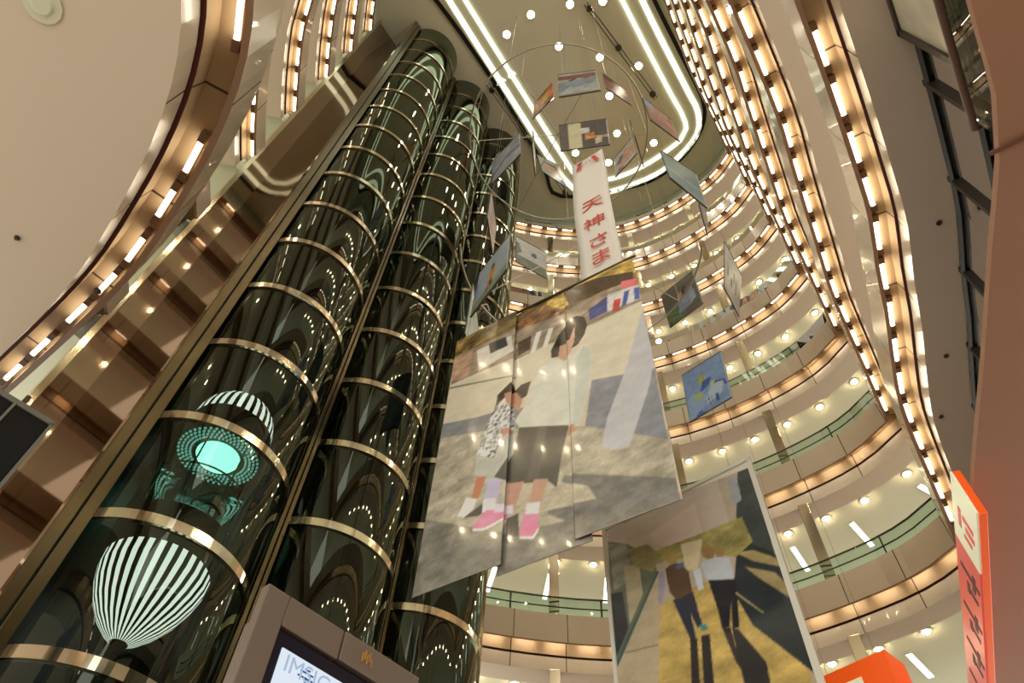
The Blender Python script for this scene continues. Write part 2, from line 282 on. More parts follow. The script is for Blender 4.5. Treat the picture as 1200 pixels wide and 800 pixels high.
# ------------------------------------------------------------------ plan of the atrium (metres)
K0 = 11.07; STOREY = 4.224
def cz(k): return K0 + STOREY * k
RIGHT_PTS = [(1.66,-1.6),(1.66,1.0),(1.66,4.1),(1.62,6.6),(1.49,7.9),(1.38,9.0),(1.29,10.0),(1.2,10.9),(1.13,11.8),(1.1,13.9),(1.06,16.45)]
RIGHT0_PTS = [(2.0,-1.6),(2.0,1.5),(1.96,4.5),(1.89,6.4),(1.83,7.3),(1.65,8.3),(1.51,9.3),(1.36,10.1),(1.15,11.3),(1.08,12.2),(1.05,13.9),(1.02,16.45)]
FAR_PTS = [(1.06,16.45),(0.3,16.92),(-0.7,17.28),(-2.5,17.53),(-4.0,17.5),(-5.3,17.3),(-6.7,16.8),(-8.0,16.05),(-9.0,15.3),(-10.0,14.4),(-11.0,13.33)]
NEAR_PTS = [(-11.0,1.87),(-10.3,1.18),(-9.6,0.55),(-8.9,-0.02),(-8.1,-0.5),(-6.7,-1.45),(-5.3,-2.1),(-4.0,-2.35),(-2.5,-2.4),(-0.7,-2.2),(0.5,-1.95),(1.66,-1.6)]
right_path = catmull(RIGHT_PTS); right0_path = catmull(RIGHT0_PTS)
far_path = catmull(FAR_PTS, 0.45); near_path = catmull(NEAR_PTS, 0.45)
# balcony of the storey above the camera, bulging into the void on the left
NEARL_PTS = [(-11.0,1.35),(-9.0,1.2),(-7.9,1.1),(-7.08,1.02),(-6.42,0.94),(-5.76,0.82),(-5.02,0.62),(-4.37,0.42),(-3.74,0.17),(-3.2,-0.12),(-2.72,-0.5),(-2.3,-1.0),(-2.0,-1.7),(-1.85,-2.6),(-1.8,-4.5)]
nearl_path = catmull(NEARL_PTS, 0.3)

def outward(path):                       # the void lies to the left of every run
    return normals(path)
def joint_normals(a, b):
    """same mitre where run a meets run b"""
    j = a + b[1:]; n = normals(j)
    return n[:len(a)], n[len(a) - 1:]
# path directions: right wall runs +Y (void on the left), far arc runs on to -X, near arc runs from -X to +X
rn, fn = joint_normals(right_path, far_path)
r0n, f0n = joint_normals(right0_path, [right0_path[-1]] + far_path[1:])
far0_path = [right0_path[-1]] + far_path[1:]
nn = normals(near_path); nln = None

# the void is left of the run for right+far; for the near arc the run -X -> +X keeps the void on its left as well
def gallery(k, side, path, nor, tall=0.85, depth=7.0, plain=False):
    c = cz(k); L = runlen(path)
    mb = MB()
    extrude(mb, path, nor, [(0.0, c), (0.0, c + tall), (0.22, c + tall), (0.22, c + 0.3)], [0, 0, 0], L)
    o = mb.build('wall_' + side, [PARAPET]); tag(o, kind='structure')
    mb = MB()
    extrude(mb, path, nor, [(0.22, c + 0.17), (0.07, c + 0.17), (0.07, c), (0.0, c)], [0, 0, 1], L)
    extrude(mb, path, nor, [(0.22, c + 0.17), (0.34, c + 0.17), (0.38, c - 0.19)], [0, 0], L)
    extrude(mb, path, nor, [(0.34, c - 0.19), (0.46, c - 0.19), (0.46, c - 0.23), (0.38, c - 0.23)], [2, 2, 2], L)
    o = mb.build('trim_1', [RECESS, LIP, GAP]); tag(o, kind='structure')
    mb = MB()
    extrude(mb, path, nor, [(0.38, c - 0.23), (0.38, c - 0.63), (0.43, c - 0.63)], [0, 1], L)
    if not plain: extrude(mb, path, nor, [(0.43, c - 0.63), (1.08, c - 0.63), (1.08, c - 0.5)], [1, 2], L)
    o = mb.build('trim_2', [LOWER, SOFFIT, DARKL]); tag(o, kind='structure')
    if plain: return
    mb = MB()
    extrude(mb, path, nor, [(1.08, c - 0.5), (depth, c - 0.5)], [0], L)
    o = mb.build('ceiling', [CEILP]); tag(o, kind='structure')
    mb = MB()
    extrude(mb, path, nor, [(0.22, c + 0.3), (depth, c + 0.3)], [0], L)
    o = mb.build('floor', [FLOORM]); tag(o, kind='structure')

for k in range(-1, 7):
    tall = 0.85 if k < 6 else 0.35
    if k == -1:
        gallery(k, 'far', far0_path, f0n, tall)
    elif k == 0:
        gallery(k, 'right', right0_path, r0n, tall, 5.0)
        gallery(k, 'far', far0_path, f0n, tall)
        gallery(k, 'near', near_path, nn, tall, 5.0)
    else:
        gallery(k, 'right', right_path, rn, tall, 5.0)
        gallery(k, 'far', far_path, fn, tall)
        gallery(k, 'near', near_path, nn, tall, 5.0)
# the balcony above the camera, on the left
nln = normals(nearl_path)
gallery(-1, 'left', nearl_path, nln, 0.85, 0.5, True)
c = cz(-1)
mb = MB()     # its wide flat underside and its floor
inner = [nearl_path[i] + nln[i] * 0.43 for i in range(len(nearl_path))]
for zz, m in ((c - 0.63, 0), (c + 0.3, 1)):
    pts = [(p[0], p[1], zz) for p in inner] + [(-16.0, -12.0, zz), (-16.0, 1.0, zz)]
    mb.face(pts if zz > c else list(reversed(pts)), m)
tag(mb.build('ceiling', [SOFFIT, FLOORM]), kind='structure')

# outer walls behind the galleries
def back_wall(side, path, nor, off, z0, z1, m):
    mb = MB(); extrude(mb, path, nor, [(off, z0), (off, z1)], [0], runlen(path))
    tag(mb.build('wall_' + side, [m]), kind='structure')
for k in range(0, 7):        # gallery floors and ceilings that run on behind the mirrored side walls
    mb = MB(); mb.box((-20, -3, cz(k) - 0.49), (-11.32, 18, cz(k) + 0.29)); tag(mb.build('ceiling', [CEILP]), kind='structure')
# wall above the top cove with its windows
for side, path, nor in (('far', far_path, fn), ('right', right_path, rn), ('near', near_path, nn)):
    back_wall(side, path, nor, 0.5, cz(6) + 0.3, 38.5, mat('top_wall_paint_' + side, (176, 184, 164), 0.7))
L = runlen(far_path); wn = 0; s = 1.4
while s < L[-1] - 1.5:
    mb = MB(); idx = [i for i in range(len(L)) if s - 0.25 <= L[i] <= s + 1.75]
    sub = [far_path[i] for i in idx]; sn = [fn[i] for i in idx]; sl = [L[i] for i in idx]
    extrude(mb, sub, sn, [(0.46, 36.95), (0.46, 37.75)], [0], sl)
    extrude(mb, sub, sn, [(0.44, 37.75), (0.44, 37.82)], [1], sl)
    for e in (0, -1):
        p = sub[e] + sn[e] * 0.43; q = sub[e] + sn[e] * 0.5
        t = np.array([-sn[e][1], sn[e][0]]) * 0.09
        mb.face([(p[0]-t[0],p[1]-t[1],36.95),(p[0]+t[0],p[1]+t[1],36.95),(p[0]+t[0],p[1]+t[1],37.82),(p[0]-t[0],p[1]-t[1],37.82)], 1)
    wn += 1
    tag(mb.build('window_%d' % wn, [TEALW, STEEL]), kind='structure')
    s += 3.1

# ------------------------------------------------------------------ roof of the atrium
mb = MB()
mb.face([(-20, -9, 38.5), (-20, 26, 38.5), (10, 26, 38.5), (10, -9, 38.5)], 0)
tag(mb.build('ceiling', [ROOFP]), kind='structure')

def mirror_y(P): return [(x, 15.2 - y) for x, y in reversed(P)]
def rounded(P):
    return P + mirror_y(P)
BLK = [(1.16,7.6),(1.16,10),(1.18,13.0),(1.1,14.3),(0.46,15.42),(-1.1,16.35),(-3.3,16.65),(-6.1,15.75),(-7.5,15.1),(-8.3,14.3),(-7.95,12.8),(-7.75,10),(-7.7,7.6)]
OUT = [(0.66,7.6),(0.64,9.8),(0.68,13.4),(0.66,14.5),(0.1,15.6),(-1.6,16.32),(-3.2,16.45),(-5.5,16.0),(-6.9,15.2),(-7.3,14.0),(-7.38,12.8),(-7.4,10),(-7.4,7.6)]
INN = [(-0.17,7.6),(-0.17,10),(-0.14,12.8),(-0.1,14.2),(-0.25,15.0),(-0.8,15.42),(-2.8,15.66),(-4.6,15.5),(-5.8,15.0),(-6.6,14.2),(-6.7,12.8),(-6.72,10),(-6.72,7.6)]
def ribbon(name, P, w, z, h, m, label=None, cat=None, side_m=None):
    p = catmull(rounded(P[:-1] + [P[-1]])[:-1], 0.4, True)
    n = normals(p, True)
    p2 = p + [p[0]]; n2 = n + [n[0]]
    mb = MB(); L = runlen(p2)
    extrude(mb, p2, n2, [(-w/2, z + h), (-w/2, z), (w/2, z), (w/2, z + h)], [1, 0, 1], L)
    o = mb.build(name, [m, side_m or m])
    return o
tag(ribbon('trim_3', BLK, 0.2, 38.42, 0.08, BLACKG), kind='structure')
tag(ribbon('trim_4', OUT, 0.5, 38.47, 0.03, ROOFP), kind='structure')
tag(ribbon('ring_light', OUT, 0.26, 38.42, 0.05, RINGL, side_m=RINGL), 'outer rounded ring of pale green-white cove light on the atrium ceiling', 'ceiling light')
tag(ribbon('ring_light', INN, 0.2, 38.42, 0.08, RINGL, side_m=RINGL), 'inner rounded ring of pale white cove light on the atrium ceiling', 'ceiling light')
# spot lamps on the ceiling
SPOTS = [(-4.32,5.61),(-3.9,7.65),(-2.43,6.26),(-5.84,5.73),(-2.39,9.25),(-0.92,10.69),(-2.92,11.23),(-3.53,13.23),(-2.08,14.77),(-6.0,12.98),(-4.72,14.44),(-5.6,9.6),(-1.0,7.0)]
mb = MB()
mb.lathe((0,0,0), [(0.02,-0.03),(0.17,-0.03)], 20, mi=0)
mb.lathe((0,0,0), [(0.17,-0.03),(0.20,-0.06),(0.23,-0.05),(0.23,0.0)], 20, mi=1)
s0 = None
for i, (x, y) in enumerate(SPOTS):
    if s0 is None:
        s0 = mb.build('ceiling_spotlight', [SPOTL, CEILP]); o = s0
    else:
        o = s0.copy(); COL.objects.link(o)
    o.location = (x, y, 38.5)
    tag(o, 'round glowing spotlight in the olive ceiling within the inner light ring', 'ceiling light', 'spotlights in the atrium ceiling')

# winch rails with pulleys under the ceiling
def hoist(xa, ya, xb, yb, label):
    t = thing('hoist_rail', (xa, ya, 38.3), label, 'hoist')
    d = Vector((xb - xa, yb - ya, 0)).normalized(); n = Vector((-d.y, d.x, 0)) * 0.09
    for sgn, nm in ((1, 'rail'), (-1, 'rail')):
        mb = MB(); a = Vector((xa, ya, 38.25)) + n * sgn; b = Vector((xb, yb, 38.25)) + n * sgn
        mb.tube([a, b], 0.025, 6); mb.build(nm, STEEL, t)
    for f in (0.05, 0.45, 0.95):
        mb = MB(); p = Vector((xa, ya, 38.2)).lerp(Vector((xb, yb, 38.2)), f)
        mb.lathe((p.x, p.y, 38.12), [(0.0,0),(0.14,0),(0.17,0.06),(0.17,0.16),(0.1,0.22),(0.1,0.38)], 14)
        mb.build('pulley', STEEL, t, smooth=True)
hoist(-1.75, 6.6, -0.9, 12.6, 'pair of grey hoist rails with pulleys near the right side of the ceiling')
hoist(-8.0, 7.2, -7.6, 15.0, 'pair of grey hoist rails beside the elevator shafts on the ceiling')

# ------------------------------------------------------------------ cove tubes
def along(path, nor, s):
    L = runlen(path)
    for i in range(len(L) - 1):
        if L[i] <= s <= L[i+1] or i == len(L) - 2:
            f = (s - L[i]) / max(1e-6, L[i+1] - L[i])
            return path[i] + (path[i+1] - path[i]) * f, (nor[i] + (nor[i+1] - nor[i]) * f), (path[i+1] - path[i])
def tube_mesh(name, ln, m, r=0.022):
    mb = MB()
    mb.tube([(-ln/2, 0, 0), (ln/2, 0, 0)], r, 8, 0)
    for sx in (-1, 1):
        mb.box((sx*(ln/2 + 0.04) - 0.06, -r*1.3, -r*1.3), (sx*(ln/2 + 0.04) + 0.06, r*1.3, r*2.0), 1)
    mb.box((-ln/2, -0.012, r*1.1), (ln/2, 0.03, r*1.9), 1)
    return mb.build(name, [m, SOCKET])
ORD = ['lowest', 'second lowest', 'third', 'fourth', 'fifth', 'sixth', 'topmost']
proto_tube = None
def tubes(k, side, path, nor, s0, s1, period, ln, label, group, m=TUBE, off=0.135, dz=0.1, proto=None, r=0.022):
    s = s0; first = proto
    while s <= s1:
        p, n, d = along(path, nor, s)
        n = n / np.linalg.norm(n)
        if first is None:
            first = tube_mesh('cove_tube_light', ln, m, r); o = first
        elif first.get('used') is None and proto is None and False:
            o = first
        else:
            o = first.copy(); COL.objects.link(o)
        o.location = (p[0] + n[0]*off, p[1] + n[1]*off, cz(k) + dz)
        o.rotation_euler = (0, 0, math.atan2(d[1], d[0]))
        tag(o, label, 'light', group)
        s += period
    return first
proto = None
for k in range(0, 7):
    rp, rr = (right0_path, r0n) if k == 0 else (right_path, rn)
    fp, ff = (far0_path, f0n) if k == 0 else (far_path, fn)
    lab = 'short glowing tube in the cove of the %s gallery along the right wall' % ORD[k]
    # the near end of the straight run (y below 3) is out of sight
    proto = tubes(k, 'right', rp, rr, 6.3 if k else 5.9, runlen(rp)[-1] - 0.35, 0.86, 0.6, lab, 'cove tubes of the %s right gallery' % ORD[k], proto=proto, m=TUBE, r=0.035)
    lab = 'short glowing tube in the cove of the %s gallery on the curved far wall' % ORD[k]
    proto = tubes(k, 'far', fp, ff, 0.45, runlen(fp)[-1] - 0.2, 0.86, 0.6, lab, 'cove tubes of the %s far gallery' % ORD[k], proto=proto, off=0.105 if k < 3 else 0.13, dz=0.125 if k < 3 else 0.1)
    lab = 'short glowing tube in the cove of the %s gallery at the upper left' % ORD[k]
    if k >= 2:
        proto = tubes(k, 'near', near_path, nn, 0.3, 4.6, 0.8, 0.58, lab, 'cove tubes of the %s left gallery' % ORD[k], proto=proto)
tn = tube_mesh('cove_tube_light', 0.44, TUBEN, 0.028); o = tn
for i, (x, y) in enumerate([(-4.37,0.4),(-5.03,0.62),(-5.74,0.81),(-6.4,0.94),(-7.08,1.02),(-7.75,1.09),(-8.4,1.14),(-2.95,-0.32)]):
    b = min(range(len(nearl_path)), key=lambda q: (nearl_path[q][0]-x)**2 + (nearl_path[q][1]-y)**2)
    p, n = nearl_path[b], nln[b]; d = nearl_path[min(b+1, len(nearl_path)-1)] - nearl_path[b-1]
    if i: o = tn.copy(); COL.objects.link(o)
    o.location = (p[0] + n[0]*0.15, p[1] + n[1]*0.15, cz(-1) + 0.08); o.rotation_euler = (0, 0, math.atan2(d[1], d[0]))
    tag(o, 'glowing tube in the cove edge of the big balcony overhead at left', 'light', 'cove tubes of the big left balcony')

# ------------------------------------------------------------------ downlights on the far galleries
mb = MB()
mb.lathe((0,0,0), [(0.0,-0.1),(0.035,-0.09),(0.055,-0.06),(0.05,-0.02),(0.03,0.0)], 14, mi=0)
mb.lathe((0,0,0), [(0.09,0.0),(0.1,-0.03),(0.13,-0.03),(0.14,0.0)], 18, mi=1)
dl = None
for k in range(0, 7):
    fp, ff = (far0_path, f0n) if k == 0 else (far_path, fn)
    s = 0.9
    while s < runlen(fp)[-1] + 0.2:
        p, n, d = along(fp, ff, min(s, runlen(fp)[-1] - 0.01)); n = n / np.linalg.norm(n)
        if dl is None: dl = mb.build('downlight', [BULB, CEILP]); o = dl
        else: o = dl.copy(); COL.objects.link(o)
        o.location = (p[0] + n[0]*1.4, p[1] + n[1]*1.4, cz(k) - 0.5)
        tag(o, 'warm downlight in the ceiling edge under the %s gallery of the far wall' % ORD[k], 'ceiling light', 'downlights under the %s far gallery' % ORD[k])
        s += 1.08
for k in range(1, 6):
    s = 0.9
    while s < 5.0:
        p, n, d = along(near_path, nn, s); n = n / np.linalg.norm(n)
        o = dl.copy(); COL.objects.link(o)
        o.location = (p[0] + n[0]*1.4, p[1] + n[1]*1.4, cz(k) - 0.5)
        tag(o, 'warm downlight in the ceiling edge under the %s gallery at the upper left' % ORD[k], 'ceiling light', 'downlights under the %s left gallery' % ORD[k])
        s += 1.08
for k in range(1, 7):  # downlights hidden from the camera, added for their reflections in the shaft glass
    s = 5.5
    while s < runlen(right_path)[-1] - 0.5:
        p, n, d = along(right_path, rn, s); n = n / np.linalg.norm(n)
        o = dl.copy(); COL.objects.link(o)
        o.location = (p[0] + n[0]*1.4, p[1] + n[1]*1.4, cz(k) - 0.5)
        tag(o, 'unseen warm downlight added for shaft reflections, under the %s gallery along the right wall' % ORD[k], 'ceiling light', 'added downlights under the %s right gallery' % ORD[k])
        s += 1.3
# long office style strips on the two lowest ceilings
mb = MB()
mb.box((-0.07, -0.68, -0.03), (0.07, 0.68, -0.005), 0); mb.box((-0.1, -0.71, -0.02), (0.1, 0.71, 0.0), 1)
st = None
for k, lab in ((0, 'long white strip light on the ceiling under the lowest far gallery'), (1, 'long white strip light on the ceiling under the second far gallery')):
    fp, ff = (far0_path, f0n) if k == 0 else (far_path, fn)
    s = 1.0
    while s < runlen(fp)[-1]:
        p, n, d = along(fp, ff, s); n = n / np.linalg.norm(n)
        if st is None: st = mb.build('ceiling_strip_light', [STRIPL, CEILP]); o = st
        else: o = st.copy(); COL.objects.link(o)
        o.location = (p[0] + n[0]*2.75, p[1] + n[1]*2.75, cz(k) - 0.5)
        o.rotation_euler = (0, 0, math.atan2(n[1], n[0]) - math.pi/2)
        tag(o, lab, 'ceiling light', lab.replace('long white strip light', 'strip lights'))
        s += 1.62
# round vents
mb = MB(); mb.lathe((0,0,0), [(0.0,-0.02),(0.1,-0.02),(0.12,-0.05),(0.17,-0.05),(0.19,-0.02),(0.26,-0.03),(0.28,0.0)], 24)
vt = None
for (x, y, z, lab) in ((-0.35,18.2,14.79,'round vent in the ceiling between two strips under the second far gallery'),(-0.4,17.9,10.57,'round vent in the ceiling under the lowest far gallery, lower right'),(-0.1,18.1,19.0,'round vent in the ceiling under the third far gallery')):
    if vt is None: vt = mb.build('ceiling_vent', CEILP, smooth=True); o = vt
    else: o = vt.copy(); COL.objects.link(o)
    o.location = (x, y, z); tag(o, lab, 'vent')

# ------------------------------------------------------------------ glass railings of the far wall
for k in range(0, 6):
    fp, ff = (far0_path, f0n) if k == 0 else (far_path, fn)
    c = cz(k); L = runlen(fp)
    t = thing('glass_railing', (float(fp[12][0]), float(fp[12][1]), c + 0.85), 'glass railing with dark rails on the %s gallery of the far wall' % ORD[k], 'railing', None)
    mb = MB(); extrude(mb, fp, ff, [(0.10, c + 0.86), (0.10, c + 1.46)], [0], L); mb.build('glass', PANE, t)
    for hz in (1.5, 1.18):
        mb = MB(); mb.tube([(p[0] + n[0]*0.16, p[1] + n[1]*0.16, c + hz) for p, n in zip(fp, ff)], 0.02 if hz < 1.3 else 0.028, 6); mb.build('rail', STEEL, t)
    s = 1.7
    while s < L[-1] - 0.4:
        p, n, d = along(fp, ff, s); n = n/np.linalg.norm(n); q = p + n*0.15
        mb = MB(); mb.box((q[0]-0.02, q[1]-0.02, c + 0.85), (q[0]+0.02, q[1]+0.02, c + 1.5)); mb.build('post', STEEL, t)
        s += 2.6

# ------------------------------------------------------------------ mirrored pillars through the galleries
mb = MB(); mb.box((-0.17,-0.17,0),(0.17,0.17,40.0-0.0))
pl = 0
for az, lab in ((-30.2,'left bronze mirrored pillar running up the far galleries behind the elevators'),(-17.6,'middle bronze mirrored pillar running up the far galleries behind the hanging banners'),(-6.35,'right bronze mirrored pillar running up the far galleries'),(-1.0,None)):
    if lab is None: continue
    a = math.radians(az); best = None
    for p, n in zip(far_path, fn):
        q = p + n * 0.42; aa = math.atan2(q[0], q[1])
        if best is None or abs(aa - a) < best[0]: best = (abs(aa - a), q)
    q = best[1]
    t = thing('mirror_pillar', (float(q[0]), float(q[1]), -1.5), lab, 'pillar')
    ca, sa = math.cos(-a), math.sin(-a)
    for k in range(-1, 6):
        z0, z1 = cz(k) + 0.3, cz(k + 1) - 0.63
        M = Matrix.Translation((float(q[0]), float(q[1]), 0)) @ Matrix.Rotation(-a, 4, 'Z')
        mb = MB(); mb.box((-0.15, -0.15, z0), (0.15, 0.15, z1), 0, M); mb.build('cladding', PILLM, t, bevel=0.01)

# ------------------------------------------------------------------ elevator shafts
SHX = -9.968; SHY = [4.562, 7.587, 10.612]; SR = 1.50; ZT = 38.5; ZB = -1.5
A0, A1 = math.radians(-115), math.radians(115)
which = ['nearest', 'middle', 'farthest']
shaft0 = None
for i, y in enumerate(SHY):
    lab = '%s of the three tall smoked-glass elevator shafts with chrome rings' % which[i]
    if shaft0 is None:
        t = thing('elevator_shaft', (SHX, y, ZB), lab, 'elevator shaft')
        mb = MB(); mb.lathe((SHX, y, 0), [(SR, ZB), (SR, ZT)], 96, A0, A1); mb.build('glass', SHGLASS, t, smooth=True)
        mb = MB()
        mb.box((-11.25, y - 1.45, ZB), (-11.15, y + 1.45, ZT)); mb.build('back_panel', SHAFTB, t)
        for sx in (-0.95, 0.95):
            mb = MB(); mb.box((-11.1, y + sx - 0.06, ZB), (-10.98, y + sx + 0.06, ZT)); mb.build('guide_rail', STEEL, t)
        for kk in range(-1, 17):
            z = 33.89 - 2.1 * kk
            mb = MB(); mb.lathe((SHX, y, z - 0.12), [(SR + 0.002, 0), (SR + 0.045, 0.0), (SR + 0.045, 0.17), (SR + 0.002, 0.17)], 72, A0, A1)
            mb.build('ring', CHROME, t)
        for sx, w in ((-0.34, 0.016), (0.3, 0.016), (0.05, 0.012)):
            mb = MB(); mb.tube([(-10.5, y + sx, 6.0), (-10.5, y + sx, ZT)], w, 6); mb.build('cable', STEEL, t)
        shaft0 = t
    else:
        t = copy_tree(shaft0); t.location = (SHX, y, ZB); tag(t, lab, 'elevator shaft')
# pilasters
PIL = [(2.74, 3.14, -9.35, 'bronze pilaster on the left side of the nearest elevator shaft'), (5.97, 6.18, -9.32, 'slim grooved bronze pilaster between the nearest and middle shafts'),
       (8.995, 9.205, -9.32, 'slim grooved bronze pilaster between the middle and farthest shafts'), (12.05, 12.42, -9.35, 'bronze pilaster on the far side of the farthest elevator shaft')]
for y0, y1, xf, lab in PIL:
    t = thing('elevator_pilaster', ((xf - 11.1)/2, (y0 + y1)/2, ZB), lab, 'pilaster')
    m_ = (y0 + y1)/2
    for a, b in ((y0, m_ - 0.012), (m_ + 0.012, y1)):
        mb = MB(); mb.box((-11.1, a, ZB), (xf, b, ZT)); mb.build('cladding', BRONZE, t, bevel=0.015)
    mb = MB(); mb.box((-11.1, m_ - 0.012, ZB), (xf - 0.05, m_ + 0.012, ZT)); mb.build('groove', DARKL, t)
t = bpy.data.objects['elevator_pilaster']
mb = MB(); mb.box((-11.1, 2.70, ZB), (-9.36, 2.74, ZT)); mb.build('side_mirror', MIRROR, t)
# mirrored walls on both sides
for y0, y1 in ((1.75, 2.76), (12.4, 13.5)):
    mb = MB()
    mb.box((-11.3, y0, ZB), (-10.98, y1, ZT), 0)
    o = mb.build('wall_left', [MIRROR]); tag(o, kind='structure')
    mb = MB(); ye = y0 if y0 < 5 else y1
    mb.box((-11.05, ye - 0.06, ZB), (-10.88, ye + 0.06, ZT)); tag(mb.build('trim_5', CHROME), kind='structure')

# ------------------------------------------------------------------ the elevator car in the nearest shaft
cx, cy = SHX + 0.18, SHY[0]
car = thing('elevator_car', (cx, cy, 5.6), 'elevator car in the nearest shaft with striped glowing cone below and striped dome on top', 'elevator car')
DARKB = mat('lamp_dark', (20, 34, 44), 0.35)
def stripes(k, j): return 0 if k % 2 == 0 else 1
def fine_lathe(mb, c, prof, n, duty=0.52):
    # n glowing stripes with dark gaps
    for k in range(n):
        a0 = 2*math.pi*k/n; a1 = a0 + 2*math.pi/n*duty; a2 = 2*math.pi*(k+1)/n
        mb.lathe(c, prof, 3, a0, a1, mi=0); mb.lathe(c, prof, 3, a1, a2, mi=1)
CR = 0.80
mb = MB()
fine_lathe(mb, (cx, cy, 0), [(0.13,5.44),(0.27,5.54),(0.44,5.71),(0.60,5.94),(0.72,6.2),(0.79,6.45),(0.80,6.66)], 30)
mb.build('cone_lamp', [COLDB, DARKB], car, smooth=False)
mb = MB(); mb.lathe((cx, cy, 0), [(0.0,5.30),(0.04,5.31),(0.07,5.37),(0.14,5.45)], 20); mb.build('finial', DARKL, car, smooth=True)
OLIVE = mat('car_shell', (110, 108, 84), 0.4)
mb = MB(); mb.lathe((cx, cy, 0), [(0.80,6.66),(0.85,6.74),(0.90,7.05),(0.9,7.3),(0.86,7.34),(0.0,7.34)], 48); mb.build('floor_disc', OLIVE, car, smooth=True)
for a in range(0, 360, 45):
    r_ = math.radians(a); mb = MB(); mb.tube([(cx + 0.86*math.cos(r_), cy + 0.86*math.sin(r_), 7.3), (cx + 0.86*math.cos(r_), cy + 0.86*math.sin(r_), 9.35)], 0.016, 6); mb.build('frame_post', STEEL, car)
mb = MB(); mb.lathe((cx, cy, 0), [(0.89,7.33),(0.89,9.35)], 48); mb.build('glass', glass('car_glass', (196, 222, 214), 0.03, 1.3), car, smooth=True)
for zz in (8.2, 8.0):
    mb = MB(); mb.tube([(cx + 0.82*math.cos(w/24*math.pi), cy + 0.82*math.sin(w/24*math.pi), zz) for w in range(48)], 0.016, 6, closed=True); mb.build('handrail', CHROME, car)
CEILC = mat('car_ceiling', (46, 62, 60), 0.4)
mb = MB(); mb.lathe((cx, cy, 0), [(0.0,9.14),(0.86,9.14),(0.9,9.2),(0.9,9.36)], 48); cd = mb.build('ceiling_disc', CEILC, car)
mb = MB(); mb.lathe((cx, cy, 0), [(0.0,9.06),(0.36,9.06),(0.40,9.13)], 40); mb.build('ceiling_lamp', emis('car_lamp_glow', (190, 255, 240), 9.0), car)
mb = MB()
for ri, rr_ in enumerate((0.50, 0.57, 0.64, 0.71)):
    for k in range(44):
        w = 2*math.pi*(k + 0.5*(ri % 2))/44
        x0, y0 = cx + rr_*math.cos(w), cy + rr_*math.sin(w)
        M = Matrix.Translation((x0, y0, 9.11)) @ Matrix.Rotation(w, 4, 'Z')
        mb.box((-0.018,-0.018,0),(0.018,0.018,0.03), 0, M)
o = mb.build('light_dots', emis('dot_glow', (180, 240, 232), 2.6), car); o['kind'] = 'stuff'
mb = MB(); mb.lathe((cx, cy, 0), [(0.9,9.36),(0.8,9.44),(0.76,9.75)], 48); mb.build('dome_base', OLIVE, car, smooth=True)
mb = MB()
fine_lathe(mb, (cx, cy, 0), [(0.76,9.75),(0.74,9.95),(0.68,10.16),(0.56,10.35),(0.4,10.48),(0.18,10.56)], 30)
mb.build('dome_lamp', [COLDB, DARKB], car)
mb = MB(); mb.lathe((cx, cy, 0), [(0.18,10.56),(0.16,10.61),(0.0,10.63)], 20); mb.build('dome_cap', OLIVE, car)

# ------------------------------------------------------------------ prints
def fbm(U, V, seed, base=1.2, octs=5):
    r = np.random.RandomState(seed + 100); out = np.zeros(U.size); amp = 1.0; fr = base; tot = 0
    for _ in range(octs):
        g = r.rand(64, 64); x = U * fr + r.rand() * 30; y = V * fr + r.rand() * 30
        xi = np.floor(x).astype(int); yi = np.floor(y).astype(int); fx = x - xi; fy = y - yi
        fx = fx * fx * (3 - 2 * fx); fy = fy * fy * (3 - 2 * fy)
        q = lambda a, b: g[(yi + b) % 64, (xi + a) % 64]
        out += amp * ((q(0,0)*(1-fx)+q(1,0)*fx)*(1-fy) + (q(0,1)*(1-fx)+q(1,1)*fx)*fy - 0.5)
        tot += amp; amp *= 0.62; fr *= 2.1
    return out / tot * 2
def paint(U, V, polys, seed=0, fn=None):
    NZ = fbm(U, V, seed, 1.0 / max(0.2, (U.max() - U.min()) / 8))
    NH = fbm(U * 1.0, V * 2.2, seed + 7, 3.0)
    r = np.random.RandomState(seed)
    n = U.size; col = np.zeros((n, 3)) + 0.7
    for poly, c, nz in polys:
        P = np.array(poly, float); ins = np.zeros(n, bool)
        j = len(P) - 1
        for i in range(len(P)):
            xi, yi = P[i]; xj, yj = P[j]
            cnd = ((yi > V) != (yj > V)) & (U < (xj - xi) * (V - yi) / (yj - yi + 1e-12) + xi)
            ins ^= cnd; j = i
        m = int(ins.sum())
        if m == 0: continue
        base = np.array(c, float) / 255.0
        f = 1 + nz * (0.25 * r.randn(m) + 1.3 * NZ[ins] + 1.7 * NH[ins])[:, None]
        col[ins] = np.clip(base * f, 0, 1)
    if fn is not None: col = fn(U, V, col, r)
    return col

def srgb2lin(c):
    return np.where(c <= 0.04045, c / 12.92, ((c + 0.055) / 1.055) ** 2.4)

